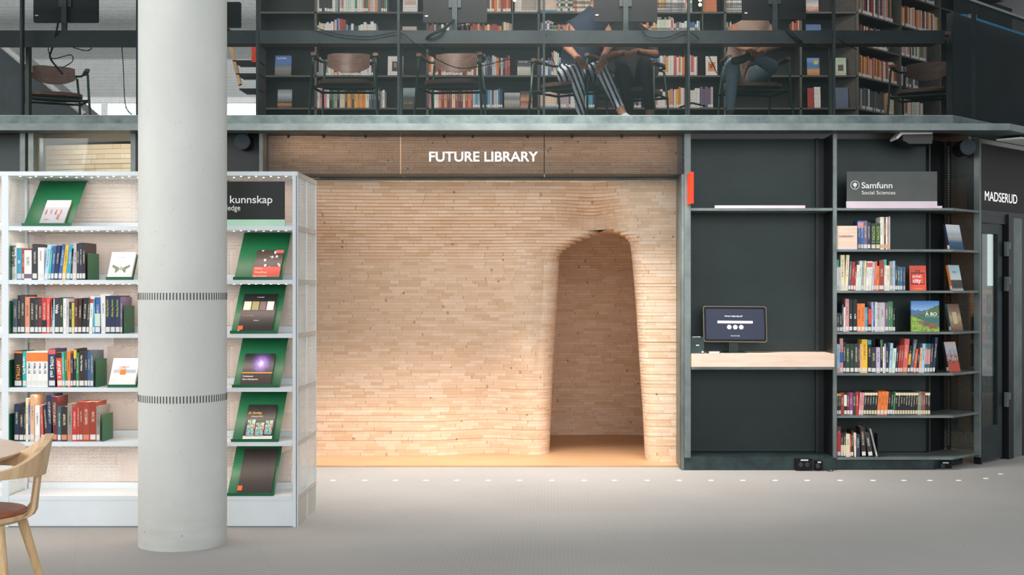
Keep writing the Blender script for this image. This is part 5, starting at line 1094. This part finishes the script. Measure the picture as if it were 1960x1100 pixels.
upface(1543, 1567, 22.5, -20, ramp_mat('white_mountain_cover', [(0, '#a85a4a'), (.3, '#d8c8bc'), (.6, '#8a9ab0'), (1, '#dfe2e4')], noise=.3), 'pale book with a blue spine on the top shelf near the corner')
upface(1543, 1572, 83, 46, ramp_mat('blue_sky_cover', [(0, '#8ea0b4'), (.5, '#b8c4d0'), (.55, '#3a6aa0'), (1, '#2c5a94')]), 'blue and white book just above the desk near the corner')
upface(1599, 1620, 144, 110, flat('print_palegreen', '#b8c8b4'), 'pale green book with a dark oval, right of the blue sandy book', blocks=[(.25, .25, .75, .6, '#5c4a40')])
upface(1600, 1624, 206, 167, flat('print_bluegrey', '#5a6a80'), 'plain blue grey book leaning near the bookcase corner')
# lamps on the upper bookcase
for px, py in ((985, 0), (1340, 9), (1340, 0)):
    t = thing('shelf_lamp', 'small glowing lamp at the top of the upper bookcase above the %s' % ('white book' if px < 1000 else 'orange book'), 'lamp', P(px, py, MD-.12), 0, 'shelf lamps')
    c = P(px, py, MD-.12); mk('bulb', MB().lathe([(.004, -.018), (.016, -.01), (.018, 0), (.012, .014), (.003, .018)], c, 16), M['lamp'], t, smooth=True)
    mk('arm', MB().tube([c+Vector((0, 0, .015)), c+Vector((0, 0, .2)), c+Vector((0, .12, .25))], .004, 6), M['black'], t)
# ================================================================ tube frame chairs on the upper floor
def chair_proto():
    t = thing('tube_chair', '', 'chair', (0, 0, 0), 0, 'tube framed chairs at the upper desk')
    # faces -Y
    def ply(prof, y0, th): pass
    mb = MB(); seg = 10; top = []; bot = []
    n = 20; ring = []
    for i in range(n):
        a = 2*math.pi*i/n; c, s = math.cos(a), math.sin(a); r = lambda v: math.copysign(abs(v)**.55, v)
        ring.append((.235*r(c), .215*r(s)))
    def disc(ring, z0, z1, dish):
        b = len(mb.v)
        for z, k in ((z0, .93), (z0+.006, 1), (z1-.006, 1), (z1, .93)):
            for x, y in ring: mb.v.append(Vector((x*k, y*k, z)))
        m = len(ring)
        for l in range(3):
            for i in range(m): j = (i+1) % m; mb.face((b+l*m+i, b+l*m+j, b+(l+1)*m+j, b+(l+1)*m+i))
        mb.face([b+i for i in reversed(range(m))]); mb.face([b+3*m+i for i in range(m)])
    disc(ring, .435, .475, 0); mk('seat', mb, M['walnut'], t, smooth=True, world=False)
    mb = MB(); cols = 12; rows = 6; b = 0
    def bp(u, v, o):   # curved ply back
        x = (u-.5)*.37; z = .60+v*.175-(.03*(abs(u-.5)*2)**3 if v > .5 else -.035*(abs(u-.5)*2)**2.5); y = .215+.03*v-.10*(abs(u-.5)*2)**2+o; return Vector((x, y, z))
    for o in (0, .012):
        for j in range(rows+1):
            for i in range(cols+1): mb.v.append(bp(i/cols, j/rows, o))
    st_ = (rows+1)*(cols+1); W_ = cols+1
    for j in range(rows):
        for i in range(cols):
            a = j*W_+i; mb.face((a, a+1, a+W_+1, a+W_)); mb.face((st_+a, st_+a+W_, st_+a+W_+1, st_+a+1))
    for i in range(cols): mb.face((i, st_+i, st_+i+1, i+1)); a = rows*W_+i; mb.face((a, a+1, st_+a+1, st_+a))
    for j in range(rows): a = j*W_; mb.face((a, a+W_, st_+a+W_, st_+a)); a = j*W_+cols; mb.face((a, st_+a, st_+a+W_, a+W_))
    mk('backrest', mb, M['walnut'], t, smooth=True, world=False)
    r = .011
    for s in (-1, 1):
        f = mk('leg', MB().tube([(s*.30, -.26, 0), (s*.275, -.22, .40), (s*.265, -.20, .64), (s*.262, -.17, .665)], r, 8), M['chairgreen'], t, smooth=True, world=False)
        mk('leg', MB().tube([(s*.24, .28, 0), (s*.235, .22, .42), (s*.21, .20, .66), (s*.16, .19, .68)], r, 8), M['chairgreen'], t, smooth=True, world=False)
        mk('arm_tube', MB().tube([(s*.262, -.17, .665), (s*.262, .0, .68), (s*.24, .14, .68), (s*.16, .19, .68)], r, 8), M['chairgreen'], t, smooth=True, world=False)
        mk('arm_pad', MB().bevbox(s*.262-.022, s*.262+.022, -.20, .04, .672, .70, .01), M['walnut'], t, world=False)
        mk('side_tube', MB().tube([(s*.277, -.225, .405), (s*.237, .225, .42)], r, 8), M['chairgreen'], t, smooth=True, world=False)
    mk('cross_tube', MB().tube([(-.277, -.20, .405), (.277, -.20, .405)], r, 8), M['chairgreen'], t, smooth=True, world=False)
    mk('cross_tube', MB().tube([(-.237, .2, .42), (.237, .2, .42)], r, 8), M['chairgreen'], t, smooth=True, world=False)
    return t
cp = chair_proto(); first = True
UC = [(664, 10.85, .05, 'empty tube chair under the desk, directly above the left header panel'), (868, 10.85, -.12, 'empty tube chair under the desk, above the first header letters'), (105, 11.5, .45, 'tube chair standing turned beside the hanging cables at far left'),
      (1770, 11.3, -.45, 'turned tube chair in front of the angled bookcase'), (1092, 10.97, -.5, 'tube chair under the person in striped trousers'), (1214, 11.3, -.45, 'tube chair under the person in black trousers'), (1440, 11.0, .15, 'tube chair under the person with crossed legs'), (232, 15.2, .8, 'tube chair far back left of the concrete column')]
for px, D, rz, lab in UC:
    if first: cp.location = (PX(px, D), D, 2.728); cp.rotation_euler = (0, 0, rz); cp['label'] = lab; first = False
    else: dup(cp, (PX(px, D), D, 2.728), rz, lab)
# ================================================================ people
def skin_mesh(verts, edges, radii, sub=2):
    me = bpy.data.meshes.new('s'); me.from_pydata(verts, edges, []); o = bpy.data.objects.new('s', me); C.objects.link(o)
    m = o.modifiers.new('k', 'SKIN'); m.use_smooth_shade = True
    sk = me.skin_vertices[0].data if me.skin_vertices else None
    for i, r in enumerate(radii): sk[i].radius = (r, r)
    sk[0].use_root = True
    s = o.modifiers.new('u', 'SUBSURF'); s.levels = sub; s.render_levels = sub
    dg = bpy.context.evaluated_depsgraph_get(); dg.update()
    out = bpy.data.meshes.new_from_object(o.evaluated_get(dg)); bpy.data.objects.remove(o); return out
def person(label, J, mats, extras=None, hair='#2a1c14'):
    """J: joint positions; torso and legs, arms with hands of five fingers, one continuous surface"""
    v = []; e = []; r = []; reg = []
    def add(p, rad, par, g):
        v.append(tuple(p)); r.append(rad); reg.append(g)
        if par is not None: e.append((par, len(v)-1))
        return len(v)-1
    hip, chest, neck, head = [Vector(J[k]) for k in ('hip', 'chest', 'neck', 'head')]
    i0 = add(hip, .125, None, 'pants'); i1 = add(hip.lerp(chest, .5), .125, i0, 'shirt'); i2 = add(chest, .14, i1, 'shirt'); ib = add(chest.lerp(neck, .62), .085, i2, 'shirt'); i3 = add(neck, .055, ib, 'skin')
    ih = add(head-(head-neck).normalized()*.03, .082, i3, 'skin'); add(head+(head-neck).normalized()*.07, .088, ih, 'hair')
    face = Vector(J['face']); side = Vector(J['side'])
    nz = None
    for s, L in ((-1, 'l'), (1, 'r')):
        k = Vector(J['knee_'+L]); f = Vector(J['foot_'+L]); h = hip+side*s*.09
        a = add(h, .095, i0, 'pants'); b = add(h.lerp(k, .5), .082, a, 'pants'); c = add(k, .064, b, 'pants'); d = add(k.lerp(f, .4), .055, c, 'pants'); g = add(k.lerp(f, .84), .042, d, 'pants'); g2 = add(f, .034, g, 'sock')
        td = Vector(J['toe_'+L])-f; td = td.normalized(); q = add(f+td*.07+Vector((0, 0, -.03)), .040, g2, 'shoe'); add(f+td*.17+Vector((0, 0, -.045)), .032, q, 'shoe')
        sh = chest+side*s*.185+Vector((0, 0, .03)); el = Vector(J['elbow_'+L]); wr = Vector(J['hand_'+L])
        a = add(sh, .058, i2, 'shirt'); b = add(el, .042, a, 'shirt' if J.get('long') else 'skin'); c = add(el.lerp(wr, .85), .028, b, 'skin'); dr_ = (wr-el).normalized(); pm = add(wr+dr_*.05, .032, c, 'skin')
        pd = dr_.cross(Vector((0, 0, 1)));  pd = pd.normalized() if pd.length > .1 else Vector((1, 0, 0))
        for q, (of, ln) in enumerate(((-.030, .07), (-.010, .082), (.011, .078), (.030, .062))):
            p1 = wr+dr_*.085+pd*of; p2 = p1+dr_*ln*.5+Vector((0, 0, -.012)); p3 = p2+dr_*ln*.35+Vector((0, 0, -.03))
            x = add(p1, .010, pm, 'skin'); x = add(p2, .009, x, 'skin'); add(p3, .008, x, 'skin')
        x = add(wr+dr_*.045+pd*(-s*.045), .011, pm, 'skin'); add(wr+dr_*.085+pd*(-s*.06)+Vector((0, 0, -.02)), .009, x, 'skin')
    me = skin_mesh(v, e, r)
    for c in ('skin', 'shirt', 'pants', 'shoe', 'sock', 'hair'): me.materials.append(mats[c])
    order = ['skin', 'shirt', 'pants', 'shoe', 'sock', 'hair']; P_ = [Vector(q) for q in v]; seg = [(a, b) for a, b in e]
    for p in me.polygons:
        c = p.center; best = None
        for a, b in seg:
            A, B = P_[a], P_[b]; t = max(0, min(1, (c-A).dot(B-A)/max(1e-9, (B-A).length_squared))); d = (c-A.lerp(B, t)).length-(r[a]*(1-t)+r[b]*t)
            if best is None or d < best[0]: best = (d, reg[b] if t > .5 or reg[a] in ('skin',) and reg[b] == 'skin' else reg[b])
        p.material_index = order.index(best[1]); p.use_smooth = True
    o = bpy.data.objects.new('person', me); C.objects.link(o); tag(o, label, 'person'); o['_o'] = (0, 0, 0)
    # face: nose, eyes, mouth, ears
    f = face.normalized(); up = (head-neck).normalized(); sd = f.cross(up).normalized(); hc = head+up*.01
    mk('nose', MB().cone(hc+f*.075+up*.012, hc+f*.105-up*.012, .008, .013, 8), mats['skin'], o, world=False)
    for s in (-1, 1):
        mk('eye', MB().lathe([(.002, -.008), (.008, -.004), (.009, 0), (.008, .004), (.002, .008)], hc+f*.083+up*.018+sd*s*.03, 8), flat('eye_white', '#e8e4e0'), o, world=False)
        mk('ear', MB().lathe([(.004, -.026), (.013, -.012), (.015, 0), (.012, .016), (.004, .026)], hc+sd*s*.088, 8), mats['skin'], o, world=False)
    mk('mouth', MB().cone(hc+f*.086-up*.038-sd*.02, hc+f*.086-up*.038+sd*.02, .005, .005, 6), flat('lips', '#8a4a42'), o, world=False)
    hb = MB(); n = 16
    for i in range(8):
        ph = math.pi*.5*(i/7)
        for k in range(n):
            a = 2*math.pi*k/n; rr = .104*math.cos(ph)
            hb.v.append(hc+up*(.03+.095*math.sin(ph))+(sd*math.cos(a)+f*math.sin(a))*(rr if rr > .002 else .002)-f*.012)
    for i in range(7):
        for k in range(n): j = (k+1) % n; hb.face((i*n+k, i*n+j, (i+1)*n+j, (i+1)*n+k))
    hb.face([7*n+k for k in range(n)]); hb.face([k for k in reversed(range(n))])
    mk('hair', hb, mats['hair'], o, smooth=True, world=False)
    return o
def mats_(skin, shirt, pants, shoe, sock, hair):
    return dict(skin=flat('skin_'+skin, skin, .55), shirt=shirt if not isinstance(shirt, str) else flat('shirt_'+shirt, shirt, .8), pants=pants if not isinstance(pants, str) else flat('trousers_'+pants, pants, .8), shoe=flat('shoe_'+shoe, shoe, .5), sock=flat('sock_'+sock, sock, .8), hair=flat('hair_'+hair, hair, .7))
a = N('striped_trousers'); se = a.n('ShaderNodeSeparateXYZ'); a.l(a.coord('Object'), se.inputs[0])
tt = a.math('ADD', a.math('MULTIPLY', se.outputs[0], .93), a.math('MULTIPLY', se.outputs[2], .37))
a.set(a.mix(a.math('LESS_THAN', a.math('FRACT', a.math('MULTIPLY', tt, 26)), .42), lin('#c4d0da'), lin('#15181e')), .8); M['striped'] = a.m
fl_ = 2.72
person('person in white and black striped trousers and pale trainers seated under the desk', dict(hip=(.20, 11.0, 3.28), chest=(.33, 10.92, 3.66), neck=(.41, 10.84, 3.90), head=(.44, 10.78, 4.06), face=(.5, -.85, 0), side=(.86, .5, 0),
    knee_r=(.42, 10.62, 3.30), foot_r=(.60, 10.42, 2.86), toe_r=(.78, 10.36, 2.8), knee_l=(.22, 10.60, 3.26), foot_l=(.26, 10.72, 2.84), toe_l=(.30, 10.55, 2.8), elbow_l=(.12, 10.80, 3.52), hand_l=(.22, 10.62, 3.38), elbow_r=(.50, 10.68, 3.50), hand_r=(.44, 10.56, 3.36)),
    mats_('#a87860', '#1c2a3c', M['striped'], '#c8ccd0', '#a07a68', '#201814'))
person('person in black shirt and black trousers resting a hand on the lap', dict(hip=(.74, 11.27, 3.28), chest=(.69, 11.28, 3.68), neck=(.69, 11.22, 3.92), head=(.70, 11.14, 4.08), face=(.3, -.95, 0), side=(.95, .3, 0), long=1,
    knee_r=(.80, 10.68, 3.36), foot_r=(.84, 10.62, 2.86), toe_r=(.98, 10.5, 2.8), knee_l=(.60, 10.66, 3.30), foot_l=(.68, 10.72, 2.84), toe_l=(.74, 10.55, 2.8), elbow_l=(.46, 11.02, 3.46), hand_l=(.60, 10.76, 3.44), elbow_r=(.92, 11.04, 3.48), hand_r=(.76, 10.78, 3.46)),
    mats_('#8a5a44', '#14161a', '#121316', '#b8b4ac', '#9a6a54', '#120e0c'))
person('person in beige shirt and pale jeans sitting with one leg crossed over', dict(hip=(1.66, 11.05, 3.28), chest=(1.76, 10.98, 3.64), neck=(1.84, 10.92, 3.88), head=(1.86, 10.86, 4.04), face=(.2, -.97, 0), side=(.97, .2, 0),
    knee_l=(1.54, 10.62, 3.34), foot_l=(1.51, 10.62, 2.86), toe_l=(1.47, 10.45, 2.8), knee_r=(1.90, 10.72, 3.32), foot_r=(1.66, 10.50, 3.37), toe_r=(1.52, 10.46, 3.36), elbow_l=(1.60, 10.74, 3.50), hand_l=(1.66, 10.58, 3.44), elbow_r=(1.99, 10.78, 3.54), hand_r=(1.80, 10.60, 3.44)),
    mats_('#b07a5a', '#a89080', '#6f8794', '#3a4238', '#50443a', '#3a281c'))
# bag on the floor
mb = MB()
mb.lathe([(.30, 0), (.34, .05), (.30, .12), (.16, .17), (.03, .19)], (0, 0, 0), 24, Matrix.Translation((PX(1325, 10.9), 10.9, 2.72)) @ Matrix.Scale(.45, 4, (0, 1, 0)))
o = mk('bag', mb, flat('dark_bag', '#15171b', .8), smooth=True); tag(o, 'dark soft bag lying on the upper floor right of the seated people', 'bag')
mk('strap', MB().tube([P(1300, 206, 10.75), P(1325, 197, 10.72), P(1350, 203, 10.75)], .008, 6), M['cable'], o)
# ================================================================ table and armchair in the left foreground
tcx, tcy = -3.0, 5.38
t = thing('round_table', 'round oak table with a pale top at the left edge of the floor', 'table', (tcx, tcy, 0))
mb = MB(); mb.lathe([(.66, .677), (.685, .690), (.69, .697), (.688, .70)], (tcx, tcy, 0), 96); mk('tabletop', mb, M['tabletop'], t, smooth=True)
RT = Matrix.Translation((tcx, tcy, 0)) @ Matrix.Rotation(math.radians(32), 4, 'Z')
mk('crossbar', MB().box(-.48, .56, -.035, .035, .632, .675, RT), M['oakleg'], t); mk('crossbar', MB().box(-.035, .035, -.48, -.036, .632, .675, RT).box(-.035, .035, .036, .48, .632, .675, RT), M['oakleg'], t)
for dx, dy in [(.52*math.cos(math.radians(q_)), .52*math.sin(math.radians(q_))) for q_ in (32, 122, 212, 302)]: mk('leg', MB().cone((tcx+dx*1.1, tcy+dy*1.1, 0), (tcx+dx*.92, tcy+dy*.92, .64), .02, .032, 16), M['oakleg'], t, smooth=True)
chx, chy = -2.425, 5.22
t = thing('oak_armchair', 'oak armchair with brown leather seat pushed up to the round table', 'chair', (chx, chy, 0), math.radians(24))
def ell(r, k=18): return [(r*math.cos(2*math.pi*i/k), r*math.sin(2*math.pi*i/k)) for i in range(k)]
mk('seat', MB().lathe([(.17, .435), (.225, .445), (.236, .457), (.236, .470), (.228, .474)], (chx, chy, 0), 48), M['oak'], t, smooth=True)
mk('leather_pad', MB().lathe([(.222, .474), (.229, .479), (.222, .487), (.19, .492), (.05, .486)], (chx, chy, 0), 48), M['leather'], t, smooth=True)
# wrap-around back: high at the rear (+X side), thinning to the arms
mb = MB(); n = 44
for i in range(n+1):
    a = math.radians(-112+224*i/n); w_ = math.exp(-(math.degrees(a)/36)**2)
    R0 = .285; th = .011+.004*w_; zl = .640-.012*w_+0; zh = .668+.125*w_; out = .03*w_
    cx_, sy_ = math.cos(a), math.sin(a)
    ex = .06 if abs(math.degrees(a)) > 70 else .06*(abs(math.degrees(a))/70)**2
    for rr, z in ((R0-th, zl), (R0+th, zl), (R0+th+out, zh), (R0-th+out, zh)):
        mb.v.append(Vector((chx+rr*cx_-ex*.5, chy+rr*sy_, z)))
for i in range(n):
    for k in range(4):
        j = (k+1) % 4; mb.face((i*4+k, i*4+j, (i+1)*4+j, (i+1)*4+k))
mb.face((3, 2, 1, 0)); mb.face([n*4+k for k in range(4)]); mk('backrest', mb, M['oak'], t, smooth=True)
for s in (-1, 1):
    a = math.radians(20*s); p0 = Vector((chx+.232*math.cos(a), chy+.232*math.sin(a), .455)); p1 = Vector((chx+.268*math.cos(a), chy+.268*math.sin(a), .49)); p2 = Vector((chx+.29*math.cos(a), chy+.29*math.sin(a), .665))
    mb = MB(); tv = Vector((-math.sin(a), math.cos(a), 0)); ov = Vector((math.cos(a), math.sin(a), 0))
    for p, hw, th in ((p0, .022, .010), (p0.lerp(p1, .6)+Vector((0, 0, -.008)), .021, .009), (p1, .019, .007), (p1.lerp(p2, .5), .017, .006), (p2, .018, .006)):
        for u_, v_ in ((-1, -1), (1, -1), (1, 1), (-1, 1)): mb.v.append(p+tv*hw*u_+ov*th*v_)
    for i in range(4):
        for k in range(4): j = (k+1) % 4; mb.face((i*4+k, i*4+j, i*4+4+j, i*4+4+k))
    mb.face((3, 2, 1, 0)); mb.face((16, 17, 18, 19)); mk('back_support', mb, M['oak'], t, smooth=True)
for bx_, by_, ax, ay in ((.29, .15, .185, .08), (.26, -.20, .17, -.10), (-.30, .16, -.17, .10), (-.24, -.22, -.14, -.13)):
    ca, sa = math.cos(math.radians(24)), math.sin(math.radians(24))
    mk('leg', MB().cone((chx+bx_*ca+by_*sa, chy-bx_*sa+by_*ca, 0), (chx+ax*ca+ay*sa, chy-ax*sa+ay*ca, .447), .0125, .021, 18), M['oakleg'], t, smooth=True)
# ================================================================ drop helper keys
for o in bpy.data.objects:
    if '_o' in o: del o['_o']
